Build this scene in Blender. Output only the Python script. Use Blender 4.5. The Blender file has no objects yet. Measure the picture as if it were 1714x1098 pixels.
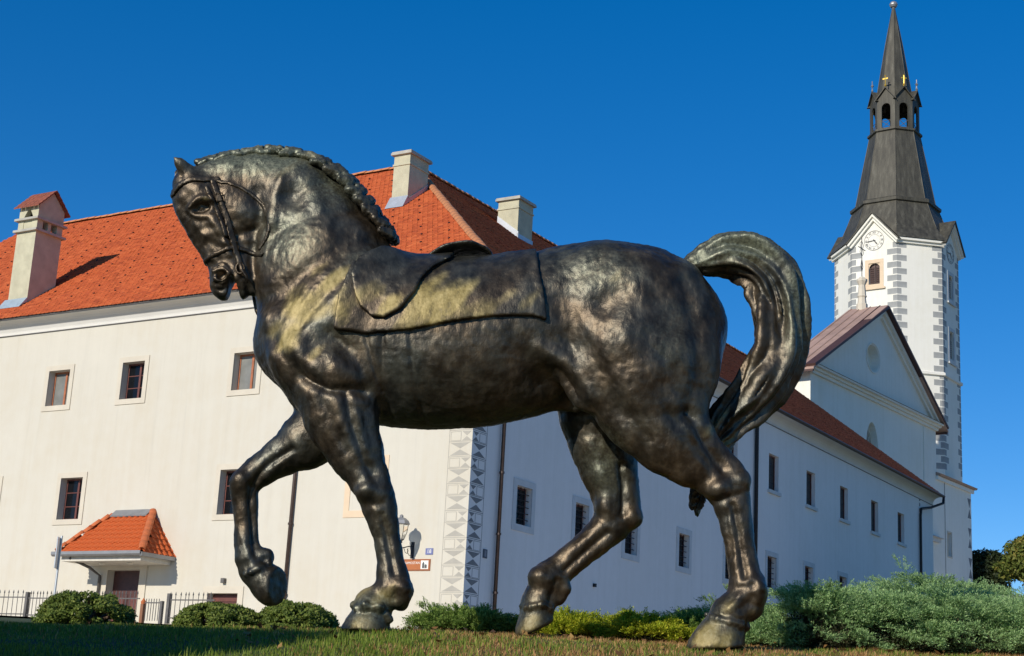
import bpy, bmesh, math, random
import numpy as np
from mathutils import Matrix, Vector

# ------------------------------------------------------------------ camera, sky, sun, exposure
scene = bpy.context.scene
F = 2629.4                                    # focal length in pixels of the 1714 x 1098 photograph
PITCH, ROLL = math.radians(14.352), math.radians(3.065)
cp, sp, cr, sr = math.cos(PITCH), math.sin(PITCH), math.cos(ROLL), math.sin(ROLL)
f_ = np.array([0, cp, sp]); r0 = np.array([1., 0, 0]); u0 = np.array([0, -sp, cp])
R_ = cr * r0 + sr * u0
U_ = -sr * r0 + cr * u0
cam = bpy.data.cameras.new('camera')
cam.sensor_width = 36.0
cam.lens = 36.0 * F / 1714.0
cam.clip_start, cam.clip_end = 0.1, 6000
cam_o = bpy.data.objects.new('camera', cam)
scene.collection.objects.link(cam_o)
cam_o.matrix_world = Matrix(((R_[0], U_[0], -f_[0], 0), (R_[1], U_[1], -f_[1], 0), (R_[2], U_[2], -f_[2], 0), (0, 0, 0, 1)))
scene.camera = cam_o

SUN = Vector((-0.600, -0.805, 0.475)).normalized()   # towards the sun, read off the lamp and porch shadows
world = bpy.data.worlds.new('World'); scene.world = world
world.use_nodes = True
wn, wl = world.node_tree.nodes, world.node_tree.links
wn.clear()
wo = wn.new('ShaderNodeOutputWorld'); bg = wn.new('ShaderNodeBackground'); sky = wn.new('ShaderNodeTexSky')
sky.sky_type = 'NISHITA'; sky.sun_disc = False
sky.sun_elevation = math.asin(SUN.z)
sky.sun_rotation = math.atan2(SUN.x, SUN.y)
sky.altitude = 3000; sky.air_density = 1.0; sky.dust_density = 0.0; sky.ozone_density = 3.0
hs = wn.new('ShaderNodeHueSaturation'); hs.inputs['Saturation'].default_value = 1.56; hs.inputs['Value'].default_value = 1.26; hs.inputs['Hue'].default_value = 0.508
gm = wn.new('ShaderNodeGamma'); gm.inputs[1].default_value = 0.76
wl.new(sky.outputs[0], gm.inputs[0]); wl.new(gm.outputs[0], hs.inputs['Color']); wl.new(hs.outputs[0], bg.inputs[0]); wl.new(bg.outputs[0], wo.inputs[0])
bg.inputs[1].default_value = 0.15
sl = bpy.data.lights.new('sun', 'SUN'); sl.energy = 4.3; sl.angle = math.radians(0.53); sl.color = (1.0, 0.93, 0.82)
so = bpy.data.objects.new('sun', sl); scene.collection.objects.link(so)
so.rotation_euler = SUN.to_track_quat('Z', 'Y').to_euler()
so.location = (-30, -40, 40)
vs = scene.view_settings
scene.display_settings.display_device = 'sRGB'
vs.view_transform = 'Standard'; vs.look = 'None'; vs.exposure = 0.0; vs.gamma = 1.0
vs.use_curve_mapping = False
try:
    scene.cycles.use_denoising = True
    scene.cycles.max_bounces = 6
except Exception:
    pass

# ------------------------------------------------------------------ helpers
rng = np.random.default_rng(7)
random.seed(7)
COL = scene.collection

def ray(x, y):
    return R_ * (x - 857) / F + U_ * (549 - y) / F + f_

def at(x, y, Y):                               # the point of the vertical plane Y seen at a pixel
    q = ray(x, y)
    return q * (Y / q[1])

def to_px(P):
    P = np.asarray(P, float)
    d = P @ f_
    return 857 + F * (P @ R_) / d, 549 - F * (P @ U_) / d

def tag(o, label=None, cat=None, group=None, kind=None):
    if label: o['label'] = label
    if cat: o['category'] = cat
    if group: o['group'] = group
    if kind: o['kind'] = kind
    return o

def empty(name, loc=(0, 0, 0), rz=0.0, parent=None):
    o = bpy.data.objects.new(name, None); COL.objects.link(o)
    o.location = loc; o.rotation_euler = (0, 0, rz); o.empty_display_size = 0.3
    if parent: o.parent = parent
    return o

def mesh_np(name, V, faces, mat=None, parent=None, smooth=False, loc=None, rz=None, attrs=None):
    """faces: one (n,k) array or a list of such arrays"""
    me = bpy.data.meshes.new(name)
    V = np.asarray(V, np.float32)
    if not isinstance(faces, (list, tuple)): faces = [faces]
    faces = [np.asarray(f, np.int32) for f in faces if len(f)]
    nl = sum(f.size for f in faces); nf = sum(len(f) for f in faces)
    me.vertices.add(len(V)); me.vertices.foreach_set('co', V.ravel())
    me.loops.add(nl); me.loops.foreach_set('vertex_index', np.concatenate([f.ravel() for f in faces]))
    tot = np.concatenate([np.full(len(f), f.shape[1], np.int32) for f in faces])
    st = np.concatenate([[0], np.cumsum(tot)[:-1]]).astype(np.int32)
    me.polygons.add(nf); me.polygons.foreach_set('loop_start', st)
    if smooth: me.polygons.foreach_set('use_smooth', np.ones(nf, bool))
    for k, a in (attrs or {}).items():
        at_ = me.attributes.new(k, 'FLOAT', 'POINT'); at_.data.foreach_set('value', np.asarray(a, np.float32))
    me.update(calc_edges=True)
    if mat: me.materials.append(mat)
    o = bpy.data.objects.new(name, me); COL.objects.link(o)
    if parent: o.parent = parent
    if loc is not None: o.location = loc
    if rz is not None: o.rotation_euler = (0, 0, rz)
    return o

class MB:
    """collects boxes, prisms and tubes; build() links them as ONE mesh object"""
    def __init__(s): s.v = []; s.f = []
    def add(s, V, Fs):
        n = len(s.v); s.v.extend([tuple(p) for p in V]); s.f.extend([tuple(i + n for i in f) for f in Fs]); return s
    def box(s, x0, x1, y0, y1, z0, z1):
        V = [(x0, y0, z0), (x1, y0, z0), (x1, y1, z0), (x0, y1, z0), (x0, y0, z1), (x1, y0, z1), (x1, y1, z1), (x0, y1, z1)]
        return s.add(V, [(0, 3, 2, 1), (4, 5, 6, 7), (0, 1, 5, 4), (1, 2, 6, 5), (2, 3, 7, 6), (3, 0, 4, 7)])
    def prism(s, pts, axis, a, b):             # polygon (2-D, counter-clockwise) extruded along an axis: 'x','y','z'
        n = len(pts)
        def m(p, t): return (t, p[0], p[1]) if axis == 'x' else (p[0], t, p[1]) if axis == 'y' else (p[0], p[1], t)
        V = [m(p, a) for p in pts] + [m(p, b) for p in pts]
        Fs = [tuple(range(n)), tuple(range(2 * n - 1, n - 1, -1))] + [(i, i + n, (i + 1) % n + n, (i + 1) % n) for i in range(n)]
        return s.add(V, Fs)
    def tube(s, P, r, n=8, cap=True):
        P = [Vector(p) for p in P]; rr = r if isinstance(r, (list, tuple)) else [r] * len(P)
        V = []
        up = None
        for i, p in enumerate(P):
            d = (P[min(i + 1, len(P) - 1)] - P[max(i - 1, 0)]).normalized()
            if up is None or abs(up.dot(d)) > 0.95: up = Vector((0, 0, 1)) if abs(d.z) < 0.9 else Vector((1, 0, 0))
            a = d.cross(up).normalized(); b = a.cross(d).normalized(); up = b
            V += [tuple(p + (a * math.cos(2 * math.pi * k / n) + b * math.sin(2 * math.pi * k / n)) * rr[i]) for k in range(n)]
        Fs = [(i * n + k, i * n + (k + 1) % n, (i + 1) * n + (k + 1) % n, (i + 1) * n + k) for i in range(len(P) - 1) for k in range(n)]
        if cap: Fs += [tuple(range(n - 1, -1, -1)), tuple((len(P) - 1) * n + k for k in range(n))]
        return s.add(V, Fs)
    def lathe(s, c, prof, n=12, rot=0.0):      # prof: (radius, z)
        V = []
        for r, z in prof: V += [(c[0] + r * math.cos(rot + 2 * math.pi * k / n), c[1] + r * math.sin(rot + 2 * math.pi * k / n), c[2] + z) for k in range(n)]
        m = len(prof)
        Fs = [(i * n + k, i * n + (k + 1) % n, (i + 1) * n + (k + 1) % n, (i + 1) * n + k) for i in range(m - 1) for k in range(n)]
        Fs += [tuple(range(n - 1, -1, -1)), tuple((m - 1) * n + k for k in range(n))]
        return s.add(V, Fs)
    def sweep(s, prof, x0, x1, cuts=None):     # open (y,z) profile swept along x
        n = len(prof)
        V = [(x0, p[0], p[1]) for p in prof] + [(x1, p[0], p[1]) for p in prof]
        return s.add(V, [(i, i + 1, i + 1 + n, i + n) for i in range(n - 1)])
    def build(s, name, mat=None, parent=None, rz=None, loc=None, smooth=False):
        me = bpy.data.meshes.new(name); me.from_pydata(s.v, [], s.f)
        bm = bmesh.new(); bm.from_mesh(me); bmesh.ops.recalc_face_normals(bm, faces=bm.faces); bm.to_mesh(me); bm.free()
        if mat: me.materials.append(mat)
        if smooth:
            me.polygons.foreach_set('use_smooth', np.ones(len(me.polygons), bool))
        o = bpy.data.objects.new(name, me); COL.objects.link(o)
        if parent: o.parent = parent
        if loc is not None: o.location = loc
        if rz is not None: o.rotation_euler = (0, 0, rz)
        return o

# ------------------------------------------------------------------ materials
class NT:
    def __init__(s, name):
        s.m = bpy.data.materials.new(name); s.m.use_nodes = True
        s.n = s.m.node_tree.nodes; s.l = s.m.node_tree.links
        s.b = s.n['Principled BSDF']; s.out = s.n['Material Output']
    def node(s, t, **kw):
        o = s.n.new(t)
        for k, v in kw.items(): setattr(o, k, v)
        return o
    def link(s, a, b): s.l.new(a, b)
    def coord(s, kind='Object', scale=(1, 1, 1)):
        tc = s.node('ShaderNodeTexCoord'); mp = s.node('ShaderNodeMapping')
        mp.inputs['Scale'].default_value = scale
        s.link(tc.outputs[kind], mp.inputs[0]); return mp.outputs[0]
    def noise(s, vec, scale, detail=4, rough=0.55, dist=0.0):
        o = s.node('ShaderNodeTexNoise'); o.inputs['Scale'].default_value = scale; o.inputs['Detail'].default_value = detail
        o.inputs['Roughness'].default_value = rough; o.inputs['Distortion'].default_value = dist
        s.link(vec, o.inputs['Vector']); return o.outputs['Fac']
    def ramp(s, fac, stops, interp='LINEAR'):
        o = s.node('ShaderNodeValToRGB'); e = o.color_ramp.elements; o.color_ramp.interpolation = interp
        while len(e) < len(stops): e.new(0.5)
        for i, (p, c) in enumerate(stops): e[i].position = p; e[i].color = tuple(c) + (1,) if len(c) == 3 else c
        s.link(fac, o.inputs[0]); return o.outputs[0]
    def mix(s, fac, a, b, mode='MIX'):
        o = s.node('ShaderNodeMix', data_type='RGBA', blend_type=mode)
        for sock, v in ((o.inputs[0], fac), (o.inputs[6], a), (o.inputs[7], b)):
            if isinstance(v, (int, float)): sock.default_value = v
            elif isinstance(v, tuple): sock.default_value = v + (1,) if len(v) == 3 else v
            else: s.link(v, sock)
        return o.outputs[2]
    def math(s, op, a, b=0.0, clamp=False):
        o = s.node('ShaderNodeMath', operation=op, use_clamp=clamp)
        for sock, v in ((o.inputs[0], a), (o.inputs[1], b)):
            if isinstance(v, (int, float)): sock.default_value = v
            else: s.link(v, sock)
        return o.outputs[0]
    def attr(s, name):
        o = s.node('ShaderNodeAttribute'); o.attribute_name = name; return o.outputs['Fac']
    def bump(s, h, strength=0.3, dist=0.01, prev=None):
        o = s.node('ShaderNodeBump'); o.inputs['Strength'].default_value = strength; o.inputs['Distance'].default_value = dist
        s.link(h, o.inputs['Height'])
        if prev is not None: s.link(prev, o.inputs['Normal'])
        return o.outputs[0]
    def done(s, col=None, rough=None, metal=None, normal=None, spec=None):
        for k, v in (('Base Color', col), ('Roughness', rough), ('Metallic', metal), ('Normal', normal), ('Specular IOR Level', spec)):
            if v is None: continue
            if isinstance(v, (int, float)): s.b.inputs[k].default_value = v
            elif isinstance(v, tuple): s.b.inputs[k].default_value = v + (1,)
            else: s.link(v, s.b.inputs[k])
        return s.m

def plain(name, col, rough=0.6, metal=0.0, var=0.12, scale=6.0, bump=0.0):
    t = NT(name); v = t.coord()
    n = t.noise(v, scale, 5)
    c = t.ramp(n, [(0.3, tuple(x * (1 - var) for x in col)), (0.7, tuple(min(1, x * (1 + var)) for x in col))])
    return t.done(c, rough, metal, t.bump(t.noise(v, scale * 6, 4), bump, 0.01) if bump else None)
def vnoise(P, scale, seed=0):
    """smooth value noise in 3-D, about -1..1"""
    q = P * scale; i = np.floor(q).astype(np.int64); fr = q - i; fr = fr * fr * (3 - 2 * fr)
    def h(a):
        n = (a[:, 0] * 374761393 + a[:, 1] * 668265263 + a[:, 2] * 2147483647 + seed * 1274126177) & 0xFFFFFFFF
        n = ((n ^ (n >> 13)) * 1274126177) & 0xFFFFFFFF
        return ((n ^ (n >> 16)) & 0xFFFF) / 32768.0 - 1
    out = 0
    for a in (0, 1):
        for b in (0, 1):
            for c in (0, 1):
                w = (fr[:, 0] if a else 1 - fr[:, 0]) * (fr[:, 1] if b else 1 - fr[:, 1]) * (fr[:, 2] if c else 1 - fr[:, 2])
                out = out + w * h(i + np.array([a, b, c]))
    return out

# ------------------------------------------------------------------ materials of the place
def plaster(name, col, warm):
    t = NT(name); v = t.coord()
    a = t.noise(v, .22, 6, .6, .6); b = t.noise(v, 2.6, 6, .65); c = t.noise(t.coord('Object', (2.2, 2.2, .10)), 1.4, 6, .62)
    f = t.math('ADD', t.math('MULTIPLY', a, .45), t.math('ADD', t.math('MULTIPLY', b, .22), t.math('MULTIPLY', c, .33)))
    k = t.ramp(f, [(.36, tuple(x * y for x, y in zip(col, warm))), (.52, col), (.66, tuple(min(1, x * 1.05) for x in col))])
    k = t.mix(t.ramp(t.noise(t.coord('Object', (3.0, 3.0, .16)), 1.0, 5, .7), [(.56, (0, 0, 0)), (.80, (.50, .50, .50))]), k, tuple(x * .80 for x in col))
    k = t.mix(t.ramp(t.noise(v, .55, 7, .75, 1.2), [(.60, (0, 0, 0)), (.64, (.22, .22, .22))]), k, tuple(min(1, x * y) for x, y in zip(col, (1.06, 1.05, 1.02))))
    return t.done(k, .92, 0, t.bump(t.noise(v, 30, 5), .18, .01, t.bump(t.noise(v, 1.4, 4), .10, .05)))
CREAM = plaster('cream plaster', (.598, .560, .468), (.95, .92, .87))
WHITE = plaster('white plaster', (.76, .735, .70), (.92, .92, .90))
CHURCHW = plaster('church plaster', (.80, .775, .685), (.93, .92, .88))
STONE = plain('pale stone surround', (.60, .54, .43), .85, 0, .06, 2, .1)
STONE2 = plain('grey stone surround', (.55, .56, .55), .85, 0, .08, 3, .1)
PEACH = plain('peach painted surround', (.70, .54, .37), .85, 0, .05, 3)
SOFFIT = plain('grey cove', (.62, .60, .55), .9, 0, .05, 1)
REVEAL = plain('window reveal', (.42, .38, .33), .9, 0, .08, 3)
WOOD = plain('dark red painted wood', (.13, .040, .030), .55, 0, .2, 8)
ORWOOD = plain('orange brown wood', (.36, .12, .05), .6, 0, .2, 8)
DOORW = plain('brown door wood', (.075, .028, .022), .5, 0, .25, 10)
BLACK = plain('black iron', (.018, .018, .020), .55, .4, .1)
IRON = plain('weathered grey iron', (.14, .13, .12), .6, .4, .2)
COPPER = plain('brown copper pipe', (.075, .050, .040), .5, .5, .2)
LEAD = plain('grey sheet metal', (.30, .30, .30), .5, .5, .12, 3)
ZINC = plain('light zinc flashing', (.50, .53, .56), .45, .4, .1, 4)
CHIM = plain('chimney render', (.50, .47, .33), .92, 0, .12, 3, .25)
CHCAP = plain('chimney slab', (.42, .40, .34), .9, 0, .15, 4, .2)
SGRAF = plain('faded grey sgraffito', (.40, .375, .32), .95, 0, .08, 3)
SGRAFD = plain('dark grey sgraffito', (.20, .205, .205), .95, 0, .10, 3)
QUOIN = plain('grey painted quoin', (.33, .335, .32), .95, 0, .16, 1.3)
QUOIND = plain('slate grey painted quoin', (.17, .18, .19), .95, 0, .08, 2)
CHROOF = plain('rust pink sheet metal', (.40, .265, .205), .6, .1, .2, .8)
CHEDGE = plain('dark brown verge', (.075, .035, .028), .6, .1, .2)
GOLD = plain('gilt', (.75, .48, .08), .35, .6, .1)
INK = plain('dark clock paint', (.10, .10, .10), .8)
INKL = plain('grey clock paint', (.20, .20, .20), .85)
LOUVRE = plain('brown louvre wood', (.085, .050, .042), .6, 0, .2, 5)

def glass(name, col, rough=.06):
    t = NT(name); v = t.coord(); n = t.noise(v, 2.5, 3)
    return t.done(t.ramp(n, [(.35, tuple(x * .7 for x in col)), (.7, col)]), rough, 0, t.bump(t.noise(v, 1.3, 2), .05, .02), .25)
GLASS = glass('dark window glass', (.010, .011, .013), .12)
SCREEN = glass('pale curtained glass', (.24, .24, .22), .35)
BLUEG = glass('pale glass', (.20, .23, .27), .15)

def tiles_mat(name, lo, mid, hi, moss=None):
    t = NT(name); v = t.coord(); tone = t.attr('tone')
    c = t.ramp(t.math('ADD', t.math('MULTIPLY', tone, .75), t.math('MULTIPLY', t.noise(v, .5, 5), .3)), [(.15, lo), (.5, mid), (.9, hi)])
    if moss: c = t.mix(t.ramp(t.noise(v, 1.1, 6, .7), [(.52, (0, 0, 0)), (.70, (.7, .7, .7))]), c, moss)
    return t.done(c, .85, 0, t.bump(t.noise(v, 25, 3), .2, .01))
TILE = tiles_mat('orange clay tile', (.30, .050, .011), (.44, .083, .017), (.54, .125, .032))
TILEM = tiles_mat('mossy red clay tile', (.32, .062, .020), (.47, .100, .028), (.60, .155, .048), (.27, .11, .036))
PTILE = plain('bright orange clay tile', (.54, .105, .018), .8, 0, .15, 3)
RIDGE = plain('pale orange ridge tile', (.52, .21, .085), .9, 0, .25, 4)
SPIRE = None
def shingle():
    t = NT('weathered spire sheet'); v = t.coord()
    c = t.ramp(t.noise(t.coord('Object', (3, 3, .35)), 1.2, 6, .65), [(.3, (.034, .031, .023)), (.55, (.074, .068, .049)), (.8, (.145, .137, .107))])
    w = t.node('ShaderNodeTexBrick'); w.inputs['Scale'].default_value = 1.6
    return t.done(c, .62, .15, t.bump(t.noise(v, 8, 4), .3, .02))
SPIRE = shingle()

# ------------------------------------------------------------------ frames of reference
aL = math.radians(-31.668)
C0 = Vector((-0.912, 41.990, 0.0))
dL = Vector((math.cos(aL), math.sin(aL), 0)); dR = Vector((-math.sin(aL), math.cos(aL), 0))
def wallL(s, y, z): return C0 + dL * s + dR * y + Vector((0, 0, z))         # y > 0 into the building
H90 = math.pi / 2

bld = empty('monastery_building', C0, aL)
tag(bld, 'long two storey white monastery building with orange tiled roofs and a painted corner', 'building')

def wall_with_holes(mb, x0, x1, z0, z1, holes, depth):
    xs = sorted({x0, x1, *[h[0] for h in holes], *[h[1] for h in holes]}); zs = sorted({z0, z1, *[h[2] for h in holes], *[h[3] for h in holes]})
    for xa, xb in zip(xs[:-1], xs[1:]):
        run = None
        for za, zb in zip(zs[:-1], zs[1:]):
            mx, mz = (xa + xb) / 2, (za + zb) / 2
            if any(h[0] < mx < h[1] and h[2] < mz < h[3] for h in holes): continue
            mb.add([(xa, 0, za), (xb, 0, za), (xb, 0, zb), (xa, 0, zb)], [(0, 1, 2, 3)])
    for a, b, c, d in holes:
        e = depth
        mb.add([(a, 0, c), (b, 0, c), (b, 0, d), (a, 0, d), (a, e, c), (b, e, c), (b, e, d), (a, e, d)], [(0, 4, 5, 1), (1, 5, 6, 2), (2, 6, 7, 3), (3, 7, 4, 0)])

def ring_box(mb, a, b, c, d, w, y0, y1, sill=None):
    """a flat frame of width w round the opening a..b, c..d; four butted pieces"""
    mb.box(a - w, b + w, y0, y1, d, d + w); mb.box(a - w, b + w, y0, y1, c - (sill or w), c)
    mb.box(a - w, a, y0, y1, c, d); mb.box(b, b + w, y0, y1, c, d)

def window(par, rz, a, b, c, d, depth=.30, style='six', surround=.17, smat=None, sill=False, proud=.03):
    m = MB()
    if surround:
        ring_box(m, a, b, c, d, surround, -proud, .02)
        w = m.build('window', smat, par, rz)
    else:
        m.box(a - .12, b + .12, -.09, .05, c - .13, c - .001); w = m.build('window', smat, par, rz)
    def sub(mb, n, mat): return mb.build(n, mat, w)
    g = MB(); y = depth - .06
    pale = style in ('pale',)
    fm = ORWOOD if pale else WOOD
    f = MB(); e = .055
    f.box(a, b, y, y + .06, d - e, d); f.box(a, b, y, y + .06, c, c + e); f.box(a, a + e, y, y + .06, c + e, d - e); f.box(b - e, b, y, y + .06, c + e, d - e)
    mx = a + (b - a) * .58
    if style in ('six', 'pale'): f.box(mx - .04, mx + .04, y - .01, y + .05, c + e, d - e)
    sub(f, 'frame', fm)
    if style == 'six':
        h = (d - c) / 3
        for i in (1, 2): sub(MB().box(a + e, mx - .04, y + .01, y + .045, c + i * h - .014, c + i * h + .014), 'glazing_bar', fm); sub(MB().box(mx + .04, b - e, y + .01, y + .045, c + i * h - .014, c + i * h + .014), 'glazing_bar', fm)
        for xa, xb in ((a + e, mx - .04), (mx + .04, b - e)):
            for i in range(3): sub(MB().box(xa, xb, y + .022, y + .032, c + i * h + (.055 if i == 0 else .014), c + (i + 1) * h - (.055 if i == 2 else .014)), 'pane', GLASS)
    elif style == 'pale':
        for xa, xb in ((a + e, mx - .04), (mx + .04, b - e)): sub(MB().box(xa, xb, y + .022, y + .032, c + e, d - e), 'pane', SCREEN)
    else:
        sub(MB().box(a + e, b - e, y + .022, y + .032, c + e, d - e), 'pane', GLASS)
        if style == 'bars':
            n = 3
            for i in range(n): x = a + (b - a) * (i + 1) / (n + 1); sub(MB().tube([(x, depth * .45, c), (x, depth * .45, d)], .014, 6), 'grille_bar', BLACK)
            for i in range(5): z = c + (d - c) * (i + 1) / 6; sub(MB().tube([(a, depth * .45 - .02, z), (b, depth * .45 - .02, z)], .012, 6), 'grille_bar', BLACK)
        else:
            z = (c + d) / 2
            sub(MB().box((a + b) / 2 - .03, (a + b) / 2 + .03, y, y + .05, c + e, d - e), 'glazing_bar', BLACK)
            for i in (1, 2, 3): z = c + (d - c) * i / 4; sub(MB().box(a + e, (a + b) / 2 - .03, y + .01, y + .045, z - .012, z + .012), 'glazing_bar', BLACK); sub(MB().box((a + b) / 2 + .03, b - e, y + .01, y + .045, z - .012, z + .012), 'glazing_bar', BLACK)
    return w

# ---- left wing facade
Z0 = 0.5
L_WIN = [(-16.72, -15.75, 9.49, 10.67, 'pale'), (-13.40, -12.45, 9.51, 10.71, 'six'), (-8.76, -7.82, 9.50, 10.66, 'pale'), (-4.2, -3.25, 9.5, 10.68, 'six'), (-20.6, -19.65, 9.5, 10.68, 'six'),
         (-15.55, -14.58, 5.74, 7.07, 'six'), (-8.85, -7.9, 5.74, 7.08, 'six'), (-19.4, -18.45, 5.74, 7.07, 'six')]
door = (-13.02, -11.67, 1.6, 4.13); cellar = (-8.88, -7.74, 2.55, 3.43)
m = MB(); wall_with_holes(m, -30, 0, Z0, 12.05, [w[:4] for w in L_WIN] + [door, cellar], .34)
m.build('wall', CREAM, bld)
for a, b, c, d, st in L_WIN: window(bld, None, a, b, c, d, .30, st, .17, STONE)
m = MB(); ring_box(m, -3.98, -2.90, 5.73, 7.08, .19, -.02, .01); m.build('window_surround', PEACH, bld)
m = MB(); ring_box(m, *cellar, .2, -.03, .02); cw = m.build('window', STONE, bld)
MB().box(cellar[0], cellar[1], .22, .27, cellar[2], cellar[3]).build('shutter', DOORW, cw)
for k in range(4): MB().box(cellar[0] + .02, cellar[1] - .02, .195, .218, cellar[2] + .03 + k * .21, cellar[2] + .21 + k * .21).build('slat', WOOD, cw)
# door: stone surround, two leaves with panels
m = MB(); m.box(door[0] - .28, door[1] + .28, -.04, .02, door[3], door[3] + .24); m.box(door[0] - .28, door[0], -.04, .02, door[2], door[3]); m.box(door[1], door[1] + .28, -.04, .02, door[2], door[3])
ds = m.build('door', STONE, bld)
mid = (door[0] + door[1]) / 2
MB().box(door[0], door[1], .26, .31, 3.42, door[3]).build('transom_light', DOORW, ds)
for a, b in ((door[0] + .01, mid - .01), (mid + .01, door[1] - .01)):
    MB().box(a, b, .25, .31, door[2], 3.42).build('door_leaf', DOORW, ds)
    for z0, z1 in ((1.75, 2.4), (2.5, 3.32)): MB().box(a + .12, b - .12, .232, .249, z0, z1).build('door_panel', WOOD, ds)
MB().tube([(mid + .08, .20, 2.55), (mid + .22, .20, 2.55)], .02, 6).build('handle', IRON, ds)

# ---- right wing facade (its own frame: x along the wall, y into the building)
R_LOW = [(2.45, 3.30, 5.63, 6.72), (5.90, 6.74, 5.63, 6.74), (9.2, 10.06, 5.62, 6.74), (13.2, 14.03, 5.66, 6.78), (17.1, 17.95, 5.66, 6.78), (21.08, 22.0, 5.75, 6.95), (25.05, 25.98, 5.78, 7.02), (29.1, 30.0, 5.9, 7.05)]
R_UP = [(s, s + 1.0, 9.50, 10.92) for s in (1.2, 5.1, 9.1, 13.1, 17.1, 21.17, 25.22, 29.24, 33.34, 37.2)]
RE = 42.9
m = MB(); wall_with_holes(m, 0, RE, Z0, 12.05, R_LOW + R_UP, .28)
m.build('wall', WHITE, bld, H90)
for a, b, c, d in R_LOW: window(bld, H90, a, b, c, d, .25, 'bars', .19, STONE2, proud=.025)
for a, b, c, d in R_UP: window(bld, H90, a, b, c, d, .22, 'plain', 0, STONE2)
# inner court and end walls
m = MB()
m.add([(-30, 0, Z0), (-30, 18.4, Z0), (-30, 18.4, 12.5), (-30, 9.2, 19.7), (-30, 0, 12.5)], [(0, 1, 2, 3, 4)])
m.add([(-30, 18.4, Z0), (-18.4, 18.4, Z0), (-18.4, 18.4, 12.5), (-30, 18.4, 12.5)], [(0, 1, 2, 3)])
m.add([(-18.4, 18.4, Z0), (-18.4, RE, Z0), (-18.4, RE, 12.5), (-18.4, 18.4, 12.5)], [(0, 1, 2, 3)])
m.add([(0, RE, Z0), (-18.4, RE, Z0), (-18.4, RE, 12.5), (-9.2, RE, 19.6), (0, RE, 12.5)], [(0, 1, 2, 3, 4)])
m.build('wall', WHITE, bld)
# coved cornice with a fine string line, mitred at the corner
prof = [(0.0, 12.06), (-.035, 12.06), (-.035, 12.10), (-.02, 12.12)] + [(-.02 - .43 * (1 - math.cos(t)), 12.12 + .34 * math.sin(t)) for t in np.linspace(.15, H90, 6)] + [(-.45, 12.50), (0.3, 12.52)]
def cornice(x0m, x1m, x0, x1):
    n = len(prof); V = [((x0 if x0m is None else x0m * p[0]), p[0], p[1]) for p in prof] + [((x1 if x1m is None else x1m * p[0]), p[0], p[1]) for p in prof]
    return MB().add(V, [(i, i + 1, i + 1 + n, i + n) for i in range(n - 1)])
cornice(None, -1, -30, 0).build('cornice', SOFFIT, bld)
cornice(1, None, 0, RE).build('cornice', SOFFIT, bld, H90)
MB().box(-30, .036, -.040, -.004, 12.035, 12.058).build('string_line', IRON, bld)
MB().box(-.036, RE, -.040, -.004, 12.035, 12.058).build('string_line', IRON, bld, H90)

# ---- roofs: 9.2 m to the ridge, every tile a small slab
RK = 7.65 / 10.1
def roof_z(y): return 12.57 + (y + .5) * RK
RY = 9.2
SL = math.hypot(1, RK)
def tile_field(name, mat, par, rz, inside, x0, x1, w=.19, ex=.165, y1=RY):
    n = int((y1 + .56) * SL / ex); k = int((x1 - x0) / w) + 1
    I, J = np.meshgrid(np.arange(n), np.arange(k), indexing='ij'); I = I.ravel(); J = J.ravel()
    x = x0 + (J + .5 * (I % 2)) * w; t = -.56 * SL + I * ex
    ok = inside(x + w / 2, (t + ex * .5) / SL); x, t, I = x[ok], t[ok], I[ok]; N = len(x)
    up = np.array([0, 1 / SL, RK / SL]); nn = np.array([0, -RK / SL, 1 / SL]); base = np.array([0, 0, roof_z(0)])
    lift = .029 + rng.normal(0, .0035, N); tilt = rng.normal(0, .003, N); dt = rng.normal(0, .005, N); g = .006
    V = np.zeros((N, 6, 3))
    for q, (dx, s, h) in enumerate(((g, 0, 1), (w - g, 0, 1), (w - g, ex * 1.12, 0), (g, ex * 1.12, 0), (g, 0, 2), (w - g, 0, 2))):
        hh = (lift + tilt * (1 if dx > w / 2 else -1)) if h == 1 else (.002 if h == 0 else -.002)
        V[:, q] = base + np.stack([x + dx, np.zeros(N), np.zeros(N)], 1) + np.outer(t + s + (dt if s == 0 else 0), up) + np.outer(np.broadcast_to(hh, N), nn)
    b = (np.arange(N) * 6)[:, None]
    Fq = np.concatenate([b + np.array([[0, 1, 2, 3]]), b + np.array([[4, 5, 1, 0]])])
    tone = np.clip(.5 + rng.normal(0, .17, N), 0, 1)
    o = mesh_np(name, V.reshape(-1, 3), Fq, mat, par, False, rz=rz, attrs={'tone': np.repeat(tone, 6)})
    o['kind'] = 'stuff'; return o
zr = roof_z(RY)
UNDER = plain('roof underlay', (.24, .06, .02), .9)
m = MB(); th = .04
m.add([(-30, -.5, roof_z(-.5) - th), (.5, -.5, roof_z(-.5) - th), (-RY, RY, zr - th), (-30, RY, zr - th)], [(0, 1, 2, 3)])
m.add([(-30, RY, zr - th), (-RY, RY, zr - th), (-18.4, 18.4, 12.9), (-30, 18.4, 12.9)], [(0, 1, 2, 3)])
roofL = m.build('roof', UNDER, bld)
m = MB()
m.add([(-.5, -.5, roof_z(-.5) - th), (RE, -.5, roof_z(-.5) - th), (RE, RY, zr - th), (RY, RY, zr - th)], [(0, 1, 2, 3)])
m.add([(RY, RY, zr - th), (RE, RY, zr - th), (RE, 18.4, 12.9), (18.4, 18.4, 12.9)], [(0, 1, 2, 3)])
roofR = m.build('roof', UNDER, bld, H90)
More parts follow.
